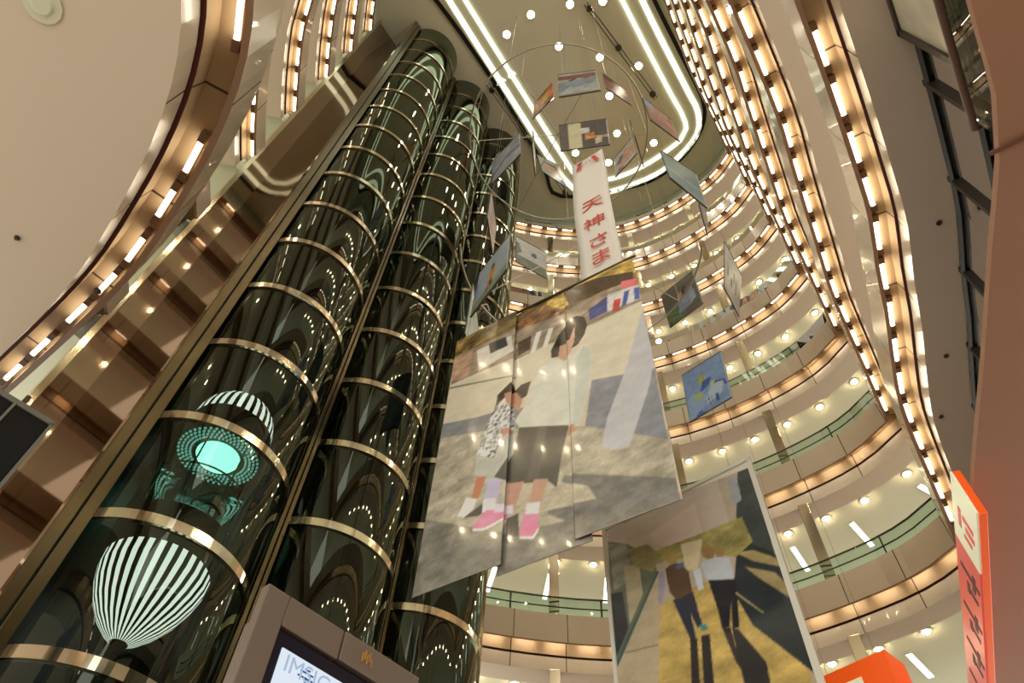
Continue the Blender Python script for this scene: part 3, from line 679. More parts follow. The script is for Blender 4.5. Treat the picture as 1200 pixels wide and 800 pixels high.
def print_board(name, parent, o, ud, W0, W1, H0, H1, step, polys, thick=0.02, m=ARTG, seed=0, fn=None, flip=1, bow=0.0, gain=1.0, sat=1.0, lean=None):
    """flat printed board in the vertical plane through o with horizontal direction ud; the picture is in its vertex colours"""
    nu = max(2, int((W1 - W0) / step)); nv = max(2, int((H1 - H0) / step))
    us = np.linspace(W0, W1, nu + 1); vs = np.linspace(H0, H1, nv + 1)
    U, V = np.meshgrid(us, vs); U = U.ravel(); V = V.ravel()
    hs = step * 0.3
    if len(polys) > 25:
        col = sum(paint(U + a, V + b, polys, seed, fn) for a, b in ((-hs,-hs),(hs,-hs),(-hs,hs),(hs,hs))) / 4
    else:
        col = paint(U, V, polys, seed, fn)
    nx, ny = ud[1] * flip, -ud[0] * flip            # towards the viewer
    bowv = bow * (np.sin((U - W0) * 1.9 + 0.4) * 0.6 + np.sin(V * 1.1 + U * 0.7) * 0.4)
    X = o[0] + ud[0] * U + nx * bowv; Y = o[1] + ud[1] * U + ny * bowv; Z = o[2] + V
    if lean is not None:                             # the card hangs out of plumb: its top corners are shifted sideways
        fu = (U - W0) / (W1 - W0); fv = (V - H0) / (H1 - H0)
        X = X + fv * (lean[0][0] * (1 - fu) + lean[1][0] * fu); Y = Y + fv * (lean[0][1] * (1 - fu) + lean[1][1] * fu)
    off = parent_world(parent)
    n = U.size
    vf = np.stack([X - off[0], Y - off[1], Z - off[2]], 1)
    vb = vf - np.array([nx, ny, 0]) * thick
    verts = np.concatenate([vf, vb])
    faces = []; mi = []
    for b in range(nv):
        for a in range(nu):
            p = b * (nu + 1) + a
            q = (p, p + 1, p + nu + 2, p + nu + 1)
            faces.append(q if flip > 0 else q[::-1]); mi.append(0)
            qb = tuple(n + i for i in q[::-1]); faces.append(qb if flip > 0 else qb[::-1]); mi.append(0)
    rim = [a for a in range(nu + 1)] + [b * (nu + 1) + nu for b in range(1, nv + 1)] + [nv * (nu + 1) + a for a in range(nu - 1, -1, -1)] + [b * (nu + 1) for b in range(nv - 1, 0, -1)]
    for i in range(len(rim)):
        p, q = rim[i], rim[(i + 1) % len(rim)]
        faces.append((p, p + n, q + n, q)); mi.append(1)
    me = bpy.data.meshes.new(name)
    me.from_pydata(verts.tolist(), [], faces)
    me.materials.append(m); me.materials.append(CARDE)
    me.polygons.foreach_set('material_index', np.array(mi, np.int32))
    me.polygons.foreach_set('use_smooth', np.array([1 if x == 0 else 0 for x in mi], bool))
    ca = me.color_attributes.new('print', 'FLOAT_COLOR', 'POINT')
    c4 = np.ones((2 * n, 4), np.float32); 
    lc = srgb2lin(col); g = lc.mean(1, keepdims=True)
    lc = np.clip((g + (lc - g) * sat) * gain, 0.0, 0.88)
    c4[:n, :3] = lc; c4[n:, :3] = lc
    ca.data.foreach_set('color', c4.ravel())
    me.update()
    ob = bpy.data.objects.new(name, me); COL.objects.link(ob)
    if parent is not None: ob.parent = parent
    return ob

DRESS_C = np.array([0.80, 0.80, 0.815])
def dots(U, V, col, r):
    # black spots on the child's white dress, speckled leaves above
    m = (np.abs(col - DRESS_C).sum(1) < 0.02)
    s = np.zeros(U.size, bool)
    for _ in range(190):
        a = 0.95 + r.rand() * 1.1; b = 2.3 + r.rand() * 2.1
        s |= ((U - a) ** 2 + (V - b) ** 2) < (0.022 + r.rand() * 0.018) ** 2
    col[m & s] = (0.12, 0.12, 0.14)
    return col

ban = thing('photo_banner', (-4.5, 7.0, 6.3), 'huge hanging photo banner of a person in white sweater and a child on paving', 'banner')
O1 = (-6.75, 7.0, 6.3)
ud = (1.0, 0.0)
print_board('sheet', ban, (-6.75, 6.97, 6.3), ud, 0.08, 1.72, 0.25, 7.08, 0.022, ART1, 0.01, seed=1, fn=dots, bow=0.012, gain=1.35, sat=0.82)
print_board('sheet', ban, (-6.75, 7.04, 6.3), ud, 1.62, 3.2, 0.12, 7.0, 0.022, ART1, 0.01, seed=2, fn=dots, bow=0.012, gain=1.35, sat=0.82)
print_board('sheet', ban, (-6.75, 6.99, 6.3), ud, 2.95, 4.58, 0.2, 6.86, 0.022, ART1, 0.01, seed=3, bow=0.012, gain=1.35, sat=0.82)
mb = MB(); mb.tube([(-6.7, 7.0, 13.42), (-2.1, 7.0, 13.16)], 0.03, 8); mb.build('top_bar', STEEL, ban)
for x, z in ((-6.4, 13.4), (-2.4, 13.18)):
    mb = MB(); mb.tube([(x, 7.0, z), (x, 7.0, 38.4)], 0.004, 5); mb.build('cable', STEEL, ban)

ud2 = Vector((0.99242, -0.12291, 0)); o2 = Vector((-4.137, 8.655, 4.2))
ban2 = thing('photo_banner', (-2.77, 8.49, 4.2), 'white-framed photo banner of two people walking away on a sunlit yellow road', 'banner')
print_board('sheet', ban2, (o2.x, o2.y, o2.z), (ud2.x, ud2.y), 0.0, 2.72, 0.0, 3.8, 0.018, ART2, 0.01, seed=4, bow=0.004, gain=1.25, sat=0.85)
WHITEF = mat('white_frame', (222, 218, 206), 0.5)
for nm, a, b in (('frame_side', (-0.03, 0.0), (0.03, 3.8)), ('frame_side', (2.68, 0.0), (2.76, 3.8)), ('frame_top', (-0.03, 3.78), (2.76, 3.84)), ('frame_bottom', (-0.03, -0.06), (2.76, 0.02))):
    M = Matrix.Translation(o2) @ Matrix.Rotation(math.atan2(ud2.y, ud2.x), 4, 'Z')
    mb = MB(); mb.box((a[0], -0.03, a[1]), (b[0], 0.015, b[1]), 0, M); mb.build(nm, WHITEF, ban2)
for u in (0.3, 2.4):
    p = o2 + ud2 * u
    mb = MB(); mb.tube([(p.x, p.y, p.z + 3.8), (p.x, p.y, 38.4)], 0.004, 5); mb.build('cable', STEEL, ban2)

# long white text banner
tb = thing('text_banner', (-3.0, 7.3, 13.9), 'long white vertical cloth banner with red Japanese characters', 'banner')
TX0, TX1, TZ0, TZ1 = -3.56, -2.5, 13.3, 20.75
mb = MB(); N = 40
for i in range(N + 1):
    for j in range(7):
        u = j / 6; v = i / N
        mb.v.append((TX0 + (TX1 - TX0) * u + 0.02*math.sin(v*9), 7.3 + 0.03 * math.sin(v * 7 + u * 3), TZ0 + (TZ1 - TZ0) * v + (0.12 * (0.5 - u))))
for i in range(N):
    for j in range(6):
        a = i * 7 + j; mb.f.append((a, a + 1, a + 8, a + 7)); mb.mi.append(0); mb.uv.append(None)
cl = mb.build('cloth', CLOTH, tb, smooth=True)
sol = cl.modifiers.new('thick', 'SOLIDIFY'); sol.thickness = 0.008
def text_obj(name, s, parent, loc, rot, size, m, ext=0.004, sx=1.0):
    cu = bpy.data.curves.new(name, 'FONT'); cu.body = s; cu.size = size; cu.extrude = ext
    cu.align_x = 'CENTER'; cu.align_y = 'CENTER'
    o = bpy.data.objects.new(name, cu); COL.objects.link(o)
    dg = bpy.context.evaluated_depsgraph_get(); dg.update()
    me = bpy.data.meshes.new_from_object(o.evaluated_get(dg))
    bpy.data.objects.remove(o)
    me.materials.clear(); me.materials.append(m)
    ob = bpy.data.objects.new(name, me); COL.objects.link(ob)
    pw = parent_world(parent)
    ob.parent = parent; ob.location = (loc[0] - pw[0], loc[1] - pw[1], loc[2] - pw[2]); ob.rotation_euler = rot
    ob.scale = (sx, 1, 1)
    return ob
for ch, z in (('天', 17.28), ('神', 16.18), ('さ', 15.15), ('ま', 14.35)):
    text_obj('character', ch, tb, (-3.02 if z > 15.5 else -2.98, 7.25, z), (math.pi/2, 0, 0), 0.66, REDINK)
# red emblem of two slanting strokes with dots
mb = MB()
for a, b in (((-3.33, 20.0), (-3.22, 20.45)), ((-2.80, 20.45), (-2.68, 20.0))):
    mb.face([(a[0]-0.07, 7.25, a[1]), (a[0]+0.05, 7.25, a[1]), (b[0]+0.05, 7.25, b[1]), (b[0]-0.07, 7.25, b[1])])
mb.face([(-3.36, 7.25, 20.38), (-3.16, 7.25, 20.38), (-3.16, 7.25, 20.48), (-3.36, 7.25, 20.48)])
for x in (-3.07, -2.95):
    mb.face([(x, 7.25, 20.2), (x+0.05, 7.25, 20.22), (x+0.05, 7.25, 20.28), (x, 7.25, 20.26)])
e = mb.build('emblem', REDINK, tb); sm = e.modifiers.new('t', 'SOLIDIFY'); sm.thickness = 0.004
for x in (-3.4, -2.66):
    mb = MB(); mb.tube([(x, 7.3, 20.7), (x, 7.3, 38.4)], 0.004, 5); mb.build('cable', STEEL, tb)

# ---- small hanging cards
def R(a, b, c_, d): return [(a, b), (c_, b), (c_, d), (a, d)]
STY = {
 'P1': ([(R(0,0,1,1),(176,70,34),.3),([(0,.2),(.5,.5),(1,.3),(1,.7),(.4,.9),(0,.6)],(210,110,40),.25),([(.4,.3),(.7,.3),(.8,.7),(.5,.8)],(190,170,90),.15),(R(0,0,1,.1),(60,60,60),.1)], 'hanging photo card in orange and red, left in the upper ring'),
 'P2': ([(R(0,0,1,1),(150,152,150),.12),(R(0,.72,1,.9),(120,52,40),.2),([(0,.1),(.3,.4),(.7,.3),(1,.6),(1,.7),(0,.6)],(110,124,136),.2),([(.3,.6),(.5,.7),(.45,.75),(.3,.7)],(40,30,28),.1),([(.6,.6),(.8,.7),(.7,.76)],(150,60,40),.1),(R(0,0,1,.06),(90,80,60),.05)], 'grey water photo card with a red roof line, at the top of the ring'),
 'P3': ([(R(0,0,1,1),(92,40,32),.4),([(0,.6),(.5,.4),(1,.5),(1,.7),(.5,.8)],(160,50,36),.3),(R(.2,.2,.6,.35),(70,80,90),.2)], 'hanging dark red photo card, upper right of the ring'),
 'P4': ([(R(0,0,1,1),(170,150,120),.15),(R(.3,.2,.7,.6),(190,160,110),.2)], 'hanging cream card seen edge-on at the right of the upper ring'),
 'P5': ([(R(0,0,1,1),(178,180,176),.06),([(.2,.1),(.9,.2),(1,.6),(.6,.85),(.3,.6)],(196,140,110),.12),([(.1,.5),(.3,.8),(.5,.7),(.3,.4)],(70,76,90),.1),([(0,0),(.5,0),(.2,.25)],(150,70,50),.1)], 'hanging pale card with an orange curved figure, lower right of the upper ring'),
 'P6': ([(R(0,0,1,1),(150,152,148),.08),([(.2,.4),(.8,.4),(.75,.8),(.3,.8)],(190,140,116),.1),([(.15,.75),(.8,.85),(.95,.3),(.8,.3),(.7,.7),(.3,.7)],(60,64,76),.1),(R(.6,.0,1,.2),(90,110,150),.1)], 'hanging grey card with a pink face-like shape, lower left of the upper ring'),
 'P7': ([(R(0,0,1,1),(130,128,118),.1),(R(.2,.2,.8,.8),(150,146,130),.1)], 'hanging grey card seen edge-on at the left of the upper ring'),
 'P8': ([(R(0,0,1,1),(84,74,70),.1),(R(.2,0,.46,1),(196,186,150),.05),(R(.46,0,1,1),(70,56,60),.12),(R(.46,.55,.62,.75),(200,190,190),.1),([(.5,.25),(.75,.35),(.7,.55),(.52,.5)],(190,120,50),.3),([(.72,.1),(.86,.15),(.84,.4),(.74,.4)],(200,180,150),.1),(R(.85,.3,.97,.4),(190,150,100),.1)], 'hanging card, half cream stripe and half dark interior photo, above the white banner'),
 'P9': ([(R(0,0,1,1),(104,54,44),.4),([(0,.7),(.3,.8),(.35,1),(0,1)],(80,110,150),.2),([(.3,.3),(.6,.5),(.9,.3),(.9,.6),(.5,.7)],(150,70,50),.3)], 'hanging red-brown card with a blue corner, outside the ring at right'),
 'P10': ([(R(0,0,1,1),(66,104,106),.06),(R(0,.42,1,.46),(110,150,150),.05),(R(0,0,1,.4),(72,110,124),.06),([(.5,.42),(.6,.5),(.55,.56)],(40,60,66),.1)], 'hanging teal card of sea and sky in front of the top galleries'),
 'P11': ([(R(0,0,1,1),(96,100,110),.12),(R(.2,.3,.8,.7),(130,120,120),.15)], 'narrow grey card seen edge-on just right of the teal card'),
 'P12': ([(R(0,0,1,1),(142,146,154),.14),([(0,.2),(.5,.5),(1,.4),(1,.5),(.5,.6),(0,.3)],(90,94,104),.15),([(.2,.7),(.7,.9),(.6,.7)],(170,174,184),.1)], 'hanging blue-grey card in front of the farthest elevator shaft'),
 'P13': ([(R(0,0,1,1),(176,160,154),.08),(R(.3,.3,.7,.7),(190,150,140),.1)], 'narrow pinkish card seen edge-on before the farthest elevator shaft'),
 'P14': ([(R(0,0,1,1),(150,160,170),.06),(R(0,0,1,.22),(120,132,110),.15),([(.42,.25),(.58,.3),(.62,.55),(.52,.68),(.42,.5)],(196,142,50),.15),([(.47,.62),(.57,.62),(.56,.72),(.48,.72)],(50,36,30),.05),([(.46,.2),(.56,.22),(.5,.45)],(40,34,34),.05),([(.36,.2),(.44,.2),(.46,.4),(.4,.36)],(170,70,50),.1),(R(0,.3,.1,.7),(110,130,180),.1)], 'hanging card with a figure in yellow against pale blue, before the shafts'),
 'P15': ([(R(0,0,1,1),(176,176,170),.06),(R(0,0,1,.34),(98,106,92),.15),([(.5,.55),(.6,.5),(.7,.58),(.66,.7),(.54,.7)],(70,66,90),.1),([(0,.3),(.2,.5),(.1,.8),(0,.8)],(90,100,96),.1)], 'hanging card with a dark flower on pale ground, right of the farthest shaft'),
 'P16': ([(R(0,0,1,1),(140,156,146),.12),(R(.3,.0,.7,.6),(150,166,176),.1)], 'narrow pale green card seen edge-on at the left of the big banner'),
 'P17': ([(R(0,0,1,1),(96,88,80),.08),([(0,0),(.5,0),(.4,.4),(0,.5)],(84,100,62),.25),([(.35,.15),(.7,.2),(.75,.6),(.6,.7),(.4,.5)],(128,138,160),.12),([(.4,.5),(.5,.45),(.55,.7),(.45,.72)],(190,140,120),.08),([(.55,.6),(.65,.58),(.68,.78),(.58,.8)],(50,40,40),.05),([(.7,.2),(.9,.3),(.85,.65),(.75,.6)],(150,160,176),.1),(R(0,.85,1,1),(110,100,92),.05)], 'hanging photo card of two people lying on green grass, right of the big banner'),
 'P18': ([(R(0,0,1,1),(170,166,160),.05),([(.4,.3),(.5,.3),(.5,.5),(.4,.5)],(50,50,56),.1),([(.55,.5),(.62,.5),(.62,.7),(.55,.7)],(60,60,66),.1),(R(.7,.3,.75,.6),(70,70,76),.1),(R(.2,.4,.24,.6),(60,60,66),.1)], 'hanging whitish card with dark marks seen nearly edge-on before the far galleries'),
 'P19': ([(R(0,0,1,1),(130,158,204),.05),([(0,0),(.3,0),(.5,.3),(.2,.5),(0,.4)],(150,176,214),.04),([(.3,.62),(.45,.55),(.55,.7),(.42,.8)],(176,176,110),.06),([(.35,.42),(.6,.5),(.65,.62),(.45,.62)],(52,92,176),.08),([(.2,.3),(.4,.32),(.38,.45),(.22,.45)],(170,190,110),.06),([(.58,.38),(.78,.4),(.74,.52),(.6,.5)],(190,200,130),.06),([(.45,.12),(.82,.2),(.9,.42),(.7,.46),(.5,.34)],(176,196,220),.03),([(.7,.5),(.94,.42),(.98,.32),(.9,.28),(.9,.4),(.7,.46)],(50,70,140),.04),([(.66,.1),(.76,.08),(.72,.26),(.66,.24)],(60,80,150),.04),(R(.5,.12,.52,.15),(40,60,110),0),(R(.58,.14,.6,.17),(40,60,110),0),(R(.5,.2,.52,.23),(40,60,110),0),(R(.58,.22,.6,.25),(40,60,110),0),([(.1,0),(.4,.02),(.3,.1)],(70,110,190),.05)], 'hanging pale blue card with yellow and blue painted shapes, right of the big banner'),
}
for k, l, r_, h, tl, tr in PANELS:
    polys, lab = STY[k]
    ln_ = ((tl[0] - l[0], tl[1] - l[1]), (tr[0] - r_[0], tr[1] - r_[1])); tl = Vector((tl[0], tl[1], l[2] + h)); tr = Vector((tr[0], tr[1], l[2] + h))
    l = Vector(l); r_ = Vector(r_); W_ = (r_ - l).length; d = (r_ - l) / W_
    mid = (l + r_) / 2
    t = thing('photo_card', (mid.x, mid.y, mid.z), lab, 'photo card')
    P = [([(u * W_, v * h) for u, v in pl], c_, nz) for pl, c_, nz in polys]
    nrm = Vector((d.y, -d.x, 0)); flip = 1 if nrm.dot(-mid) > 0 else -1
    print_board('print', t, tuple(l), (d.x, d.y), 0, W_, 0, h, 0.05, P, 0.03, ARTM, seed=hash(k) % 97 if False else int(k[1:]), flip=flip, gain=0.92, sat=0.95, lean=ln_)
    for e0, e1 in ((l, r_), (tl, tr)):
        mb = MB(); mb.tube([e0, e1], 0.02, 6); mb.build('batten', STEEL, t)
    for q in (0.15, 0.85):
        p = tl.lerp(tr, q)
        mb = MB(); mb.tube([(p.x, p.y, p.z), (p.x, p.y, 38.4)], 0.003, 5); mb.build('cable', STEEL, t)

# the big hoops the cards hang round
WIRE = mat('hoop_metal', (176, 170, 150), 0.35, metal=0.7)
def hoop(c, r, z, label, a0, a1, spokes=6):
    t = thing('hanging_hoop', (c[0], c[1], z), label, 'hoop')
    mb = MB(); n = 72; full = (a1 - a0) >= 359
    pts = [(c[0] + r*math.cos(math.radians(a0 + (a1-a0)*i/n)), c[1] + r*math.sin(math.radians(a0 + (a1-a0)*i/n)), z) for i in range(n if full else n + 1)]
    mb.tube(pts, 0.035, 6, closed=full); mb.build('ring', WIRE, t, smooth=True)
    for i in range(spokes):
        w = math.radians(a0 + (a1 - a0) * (i + 0.5) / spokes)
        p = (c[0] + r*math.cos(w), c[1] + r*math.sin(w))
        mb = MB(); mb.tube([(p[0], p[1], z), (p[0], p[1], 38.4)], 0.01, 5); mb.build('cable', WIRE, t)
        mb = MB(); mb.tube([(p[0], p[1], z), (c[0], c[1], z + 0.4)], 0.018, 5); mb.build('spoke', WIRE, t)
hoop((-4.9, 9.0), 3.75, 29.5, 'large thin metal hoop hanging high below the ceiling', 0, 360)
hoop((-4.6, 9.6), 3.8, 20.0, 'lower curved metal hoop arc hanging in front of the elevator shafts', 30, 215, 3)

# ------------------------------------------------------------------ kiosk at the lower left
ko = Vector((-2.54, 1.70, 2.0)); kd = Vector((0.05, 0.45, 0)).normalized(); kn = Vector((kd.y, -kd.x, 0))
KM = Matrix(((kd.x, -kn.x, 0, ko.x), (kd.y, -kn.y, 0, ko.y), (0, 0, 1, ko.z), (0, 0, 0, 1)))   # x along face, y inwards, z up
KG = mat('kiosk_shell', (104, 88, 76), 0.4)
kio = thing('information_kiosk', (ko.x + kd.x*0.5, ko.y + kd.y*0.5, -1.5), 'tall grey-brown kiosk with a lit white screen, below the nearest elevator shaft', 'kiosk')
mb = MB(); mb.box((0.13, 0.06, -3.5), (0.96, 0.35, -0.01), 0, KM); mb.build('body', KG, kio, bevel=0.012)
mb = MB(); mb.box((0, 0, -3.5), (0.13, 0.06, 0), 0, KM); mb.build('side_trim', KG, kio, bevel=0.008)
mb = MB(); mb.box((0.13, 0.0, -0.15), (0.475, 0.06, 0.0), 0, KM); mb.box((0.48, -0.008, -0.15), (1.0, 0.06, 0.0), 0, KM); mb.build('header', KG, kio, bevel=0.006)
mb = MB(); mb.box((0.13, 0.02, -1.55), (0.92, 0.06, -0.155), 0, KM); mb.build('bezel', mat('bezel_black', (14, 14, 30), 0.25), kio, bevel=0.006)
mb = MB(); mb.box((0.18, 0.012, -1.45), (0.87, 0.021, -0.23), 0, KM); scr = mb.build('screen', emis('screen_glow', (222, 232, 244), 0.58), kio)
GREYT = emis('screen_text', (150, 168, 190), 0.75)
rotk = (math.pi/2, 0, math.atan2(kd.y, kd.x))
def kp(u, v, w): return tuple(KM @ Vector((u, w, v)))
text_obj('screen_text', 'IMSIC', kio, kp(0.34, -0.29, 0.006), rotk, 0.11, GREYT, 0.001)
mb = MB(); mb.box((0.335, 0.006, -0.5), (0.342, 0.01, -0.3), 0, KM)
for a in range(5):
    w = math.radians(a*36); mb.box((0.3385-0.045*abs(math.cos(w))-0.002, 0.006, -0.305+0.04*math.sin(w)-0.003), (0.3385+0.045*abs(math.cos(w)), 0.010, -0.305+0.04*math.sin(w)+0.003), 0, KM)
mb.build('screen_figure', emis('screen_ink', (60, 90, 140), 0.5), kio)
mb = MB(); GOLD = mat('gold_emblem', (190, 150, 84), 0.3, metal=0.6)
for x0, x1, z0, z1 in ((0.60,0.615,-0.1,-0.05),(0.615,0.63,-0.085,-0.035),(0.63,0.645,-0.1,-0.05),(0.645,0.66,-0.085,-0.035),(0.66,0.672,-0.105,-0.06)):
    mb.box((x0+0.002, -0.013, z0), (x1-0.002, -0.008, z1), 0, KM)
mb.build('emblem', GOLD, kio)
cam_ = thing('security_camera', tuple(KM @ Vector((0.50, 0.24, 0.0))), 'small white camera standing on top of the kiosk', 'camera')
p = KM @ Vector((0.50, 0.24, 0.0))
mb = MB(); mb.lathe((p.x, p.y, p.z), [(0.03,0),(0.02,0.03),(0.02,0.06)], 12); mb.build('mount', STEEL, cam_)
mb = MB(); mb.lathe((p.x, p.y, p.z), [(0.0,0.06),(0.045,0.06),(0.05,0.08),(0.05,0.12),(0.03,0.135),(0.0,0.135)], 16); mb.build('housing', mat('camera_white', (214, 208, 190), 0.4), cam_, smooth=True)

# ------------------------------------------------------------------ dark display boards at the far left
dv = thing('display_screen', (-7.9, 1.4, 4.6), 'pair of dark switched-off display screens hanging at the left edge', 'screen')
DM = Matrix.Translation((-7.93, 1.05, 5.05)) @ Matrix.Rotation(math.radians(80), 4, 'Z')
for nm, x0, x1 in (('panel', -0.32, 0.12), ('panel', 0.15, 0.56)):
    mb = MB(); mb.box((x0, -0.05, -0.25), (x1, 0.05, 0.95), 0, DM); mb.build(nm, mat('dark_screen', (16, 16, 16), 0.5, spec=0.2), dv, bevel=0.01)
mb = MB(); mb.box((-0.36, -0.07, 0.95), (0.6, 0.1, 1.02), 0, DM); mb.box((0.12, -0.07, -0.28), (0.15, 0.06, 0.95), 0, DM); mb.box((-0.36, -0.07, -0.32), (0.6, 0.1, -0.25), 0, DM); mb.box((0.56, -0.07, -0.28), (0.6, 0.1, 0.98), 0, DM); mb.build('frame', mat('screen_frame', (104, 102, 92), 0.4), dv)
mb = MB(); mb.tube([(-7.93, 1.25, 6.0), (-7.93, 1.25, 6.25)], 0.03, 8); mb.build('bracket', STEEL, dv)

# ------------------------------------------------------------------ right side: brown soffit, shopfront, handrail, signs
mb = MB(); zb = 5.6
edge_pts = catmull([(2.25,-2.5),(2.12,0.5),(2.04,2.2),(2.04,3.2),(1.95,3.75),(1.72,4.55),(1.38,5.8),(0.95,7.3),(0.5,9.2),(0.08,11.5),(0.2,13.2),(0.6,15.0),(0.9,16.5)], 0.3)
pts = [(p[0], p[1], zb) for p in edge_pts] + [(12, 16.5, zb), (12, -2.5, zb)]
mb.face(list(reversed(pts)), 0)
mb.face([(p[0], p[1], zb + 0.08) for p in edge_pts] + [(12, 16.5, zb + 0.08), (12, -2.5, zb + 0.08)], 1)
en = normals(edge_pts); extrude(mb, edge_pts, en, [(0, zb), (0, zb + 0.08)], [0], runlen(edge_pts))
tag(mb.build('ceiling', [BROWNM, FLOORM]), kind='structure')
mb = MB(); mb.box((3.4, 3.1, -1.5), (5.2, 4.2, zb - 0.002)); tag(mb.build('wall_right', BROWND), kind='structure')
# panel joint strip in the soffit
mb = MB(); mb.box((1.9, 3.62, zb - 0.012), (9, 3.66, zb)); tag(mb.build('trim_6', BROWND), kind='structure')
# shop front set back under the lowest right gallery
sp_ = right0_path; L = runlen(sp_)
mb = MB(); extrude(mb, sp_, r0n, [(1.12, zb + 0.08), (1.12, K0 - 0.6)], [0], L)
tag(mb.build('window_20', [STORE]), kind='structure')
s = 0.4; j = 0
while s < L[-1] - 0.2:
    p, n, d = along(sp_, r0n, s); n = n/np.linalg.norm(n); q = p + n*1.1
    M = Matrix.Translation((q[0], q[1], 0)) @ Matrix.Rotation(math.atan2(d[1], d[0]), 4, 'Z')
    mb = MB(); mb.box((-0.04, -0.05, zb + 0.08), (0.04, 0.05, K0 - 0.6), 0, M); tag(mb.build('trim_7', mat('mullion', (52, 44, 38), 0.4) if j == 0 else bpy.data.materials['mullion']), kind='structure')
    s += 1.6; j += 1
mb = MB()
for zz in (7.5, 8.9, 10.3):
    mb.tube([(p[0] + n[0]*1.08, p[1] + n[1]*1.08, zz) for p, n in zip(sp_, r0n)], 0.045, 4)
tag(mb.build('trim_8', bpy.data.materials['mullion']), kind='structure')
mb = MB(); extrude(mb, sp_, r0n, [(3.2, zb + 0.08), (3.2, K0 - 0.6)], [0], L)
tag(mb.build('wall_right', mat('shop_interior', (116, 146, 116), 0.8)), kind='structure')
# glass display case protruding from the shop front
case = thing('display_case', (2.95, 3.0, 8.2), 'pale glass display case with dark edges at the top right', 'display case')
mb = MB(); mb.box((2.9, 1.2, 8.2), (3.25, 4.35, 10.3)); mb.build('body', mat('case_print', (200, 190, 168), 0.2, noise=(2.2, 0.25)), case)
mb = MB()
for a, b in (((2.86,4.3,8.15),(2.95,4.4,10.36)),((2.86,1.2,8.13),(3.3,4.4,8.22)),((2.86,1.2,10.28),(2.94,4.4,10.38))): mb.box(a, b)
mb.build('frame', bpy.data.materials['mullion'], case)
hr = thing('handrail', (2.66, 4.0, 8.0), 'thick brown handrail ending in a wall bracket, top right corner', 'handrail')
mb = MB(); mb.tube([(2.66, -1.5, 8.0), (2.66, 4.82, 8.0)], 0.062, 14); mb.build('rail', HANDR, hr, smooth=True)
mb = MB(); mb.tube([(2.66, 4.72, 7.99), (2.95, 4.74, 7.95), (3.05, 4.74, 7.95)], 0.03, 8); mb.build('bracket', HANDR, hr)
mb = MB(); mb.box((2.64, -1.5, 6.6), (2.66, 4.7, 7.9)); mb.build('glass', PANE, hr)

# orange light-box signs
ORANGE = mat('orange_acrylic', (226, 84, 22), 0.3, emit=(226, 84, 22), es=0.25)
WHITEA = mat('white_acrylic', (224, 226, 196), 0.35, emit=(224, 226, 196), es=0.2)
REDA = mat('red_acrylic', (206, 74, 66), 0.35, emit=(206, 74, 66), es=0.2)
INKD = mat('dark_ink', (70, 30, 34), 0.5)
sb = thing('hanging_sign', (0.4, 8.6, 5.0), 'long orange-edged light-box sign, white then red, along the right side', 'sign')
A = Vector((0.78, 7.15, 5.05)); B = Vector((-0.06, 11.6, 5.05)); sd = (B - A).normalized(); sn_ = Vector((-sd.y, sd.x, 0))
SM = Matrix(((sd.x, sn_.x, 0, A.x), (sd.y, sn_.y, 0, A.y), (0, 0, 1, A.z), (0, 0, 0, 1)))
LN = (B - A).length
mb = MB(); mb.box((0, -0.08, 0.0), (LN, 0.0, 0.6), 0, SM); mb.build('box', ORANGE, sb, bevel=0.01)
mb = MB(); mb.box((0.0, 0.0, 0.02), (1.05, 0.02, 0.6), 0, SM); mb.build('white_face', WHITEA, sb)
mb = MB(); mb.box((1.05, 0.0, 0.02), (LN, 0.02, 0.60), 0, SM); mb.build('red_face', REDA, sb)
mb = MB()
for x0, z0, x1, z1 in ((0.45,0.12,0.52,0.36),(0.58,0.10,0.66,0.30),(0.40,0.40,0.72,0.46),(0.74,0.16,0.80,0.34)):
    mb.box((x0, 0.02, z0), (x1, 0.026, z1), 0, SM)
mb.build('red_character', REDA, sb)
for q in range(4):
    mb = MB(); b0 = 1.35 + q * 0.8
    for x0, z0, x1, z1 in ((0,0.15,0.30,0.22),(0.1,0.05,0.17,0.5),(0.3,0.3,0.5,0.36),(0.38,0.1,0.45,0.3)):
        mb.box((b0 + x0, 0.02, z0), (b0 + x1, 0.026, z1), 0, SM)
    mb.build('dark_character', INKD, sb)
for u in (0.6, 2.6, 4.4):
    p = SM @ Vector((u, -0.07, 0.6)); mb = MB(); mb.tube([p, p + Vector((0,0,0.12))], 0.02, 8); mb.build('bracket', STEEL, sb)
sa = thing('hanging_sign', (-1.2, 9.2, 3.6), 'orange box sign with a white face at the bottom edge of the view', 'sign')
A = Vector((-1.78, 9.25, 0)); B = Vector((-0.73, 8.96, 0)); sd = (B - A).normalized(); sn_ = Vector((-sd.y, sd.x, 0))
SM = Matrix(((sd.x, sn_.x, 0, A.x), (sd.y, sn_.y, 0, A.y), (0, 0, 1, 3.9), (0, 0, 0, 1))); LN = (B - A).length
mb = MB(); mb.box((0, 0, 0.0), (LN, 0.45, 1.1), 0, SM); mb.build('box', ORANGE, sa, bevel=0.01)
mb = MB(); mb.box((0.2, -0.015, 0.12), (LN - 0.38, 0.0, 0.9), 0, SM); mb.build('white_face', WHITEA, sa)
for u in (0.2, LN - 0.2):
    p = SM @ Vector((u, 0.22, 1.1)); mb = MB(); mb.tube([p, (p.x, p.y, 30.0)], 0.002, 6); mb.build('cable', STEEL, sa)

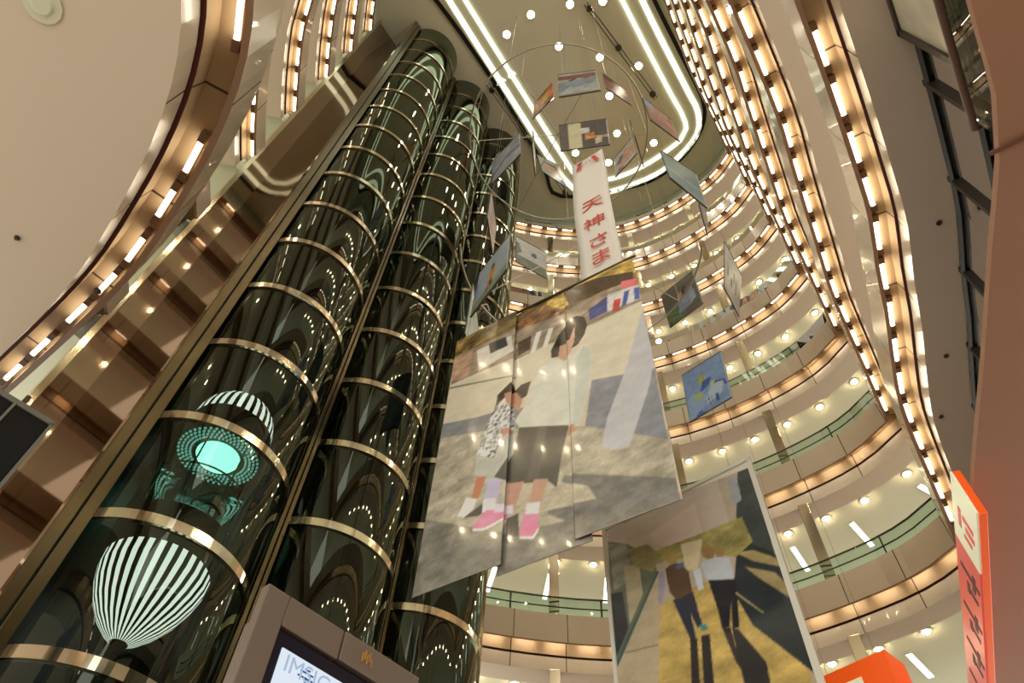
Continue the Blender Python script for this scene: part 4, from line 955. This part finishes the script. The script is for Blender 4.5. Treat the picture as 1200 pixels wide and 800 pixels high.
# sprinklers and a lamp on the near soffits
def dot(name, x, y, z, r, m, label, cat, grp=None):
    mb = MB(); mb.lathe((0,0,0), [(0.0,-0.03),(r*0.5,-0.03),(r*0.6,-0.012),(r,-0.01),(r,0)], 14)
    o = mb.build(name, m, smooth=True); o.location = (x, y, z); tag(o, label, cat, grp); return o
zs = cz(-1) - 0.63
DKM = mat('sprinkler_metal', (70, 60, 50), 0.4, metal=0.6)
dot('ceiling_lamp', -4.04, -1.33, 6.214, 0.16, CEILP, 'round white recessed lamp in the wide soffit at the top left corner', 'lamp')
dot('sprinkler_head', -6.14, -0.12, 6.214, 0.03, DKM, 'small dark sprinkler in the wide soffit at the far left edge', 'sprinkler')
dot('sprinkler_head', -5.95, 0.72, 6.214, 0.04, DKM, 'small dark sprinkler near the rim of the wide left soffit', 'sprinkler')
dot('sprinkler_head', 2.63, 7.54, 10.438, 0.045, DKM, 'small dark sprinkler in the lowest right gallery soffit, nearest the display case', 'sprinkler')
dot('sprinkler_head', 2.07, 10.24, 10.438, 0.045, DKM, 'small dark sprinkler in the middle of the lowest right gallery soffit', 'sprinkler')
dot('sprinkler_head', 1.63, 11.64, 10.438, 0.045, DKM, 'small dark sprinkler in the lowest right gallery soffit, nearest the orange sign', 'sprinkler')


# floor of the storey the camera stands on
mb = MB(); mb.box((-16, -10, -1.6), (12, 26, -1.5)); tag(mb.build('floor', FLOORM), kind='structure')
# ------------------------------------------------------------------ world, camera, colour
w = bpy.data.worlds.new('world'); scene.world = w; w.use_nodes = True
w.node_tree.nodes['Background'].inputs[0].default_value = WORLD_C; w.node_tree.nodes['Background'].inputs[1].default_value = WORLD_S
for o in list(scene.objects):
    if o.parent is None: o.location.z += EYE
cd_ = bpy.data.cameras.new('camera'); cam = bpy.data.objects.new('camera', cd_); COL.objects.link(cam)
cd_.sensor_width = 36.0; cd_.lens = 830.0 / 1200.0 * 36.0; cd_.clip_start = 0.05; cd_.clip_end = 200
Xc = Vector((0.83796, 0.54432, 0.0392)); Yc = Vector((0.42645, -0.69794, 0.57534)); Fc = Vector((-0.34052, 0.46539, 0.81698))
Mx = Matrix((Xc, Yc, -Fc)).transposed().to_4x4(); Mx.translation = (0, 0, EYE)
cam.matrix_world = Mx
scene.camera = cam
vs = scene.view_settings
vs.view_transform = 'Standard'; vs.look = 'None'; vs.gamma = 1.0; vs.use_curve_mapping = False; vs.exposure = EXPO
cy_ = scene.cycles
cy_.max_bounces = 8; cy_.transparent_max_bounces = 16; cy_.glossy_bounces = 5; cy_.diffuse_bounces = 4
cy_.sample_clamp_indirect = 6.0; cy_.sample_clamp_direct = 0.0
cy_.use_denoising = True
cy_.caustics_reflective = False; cy_.caustics_refractive = False
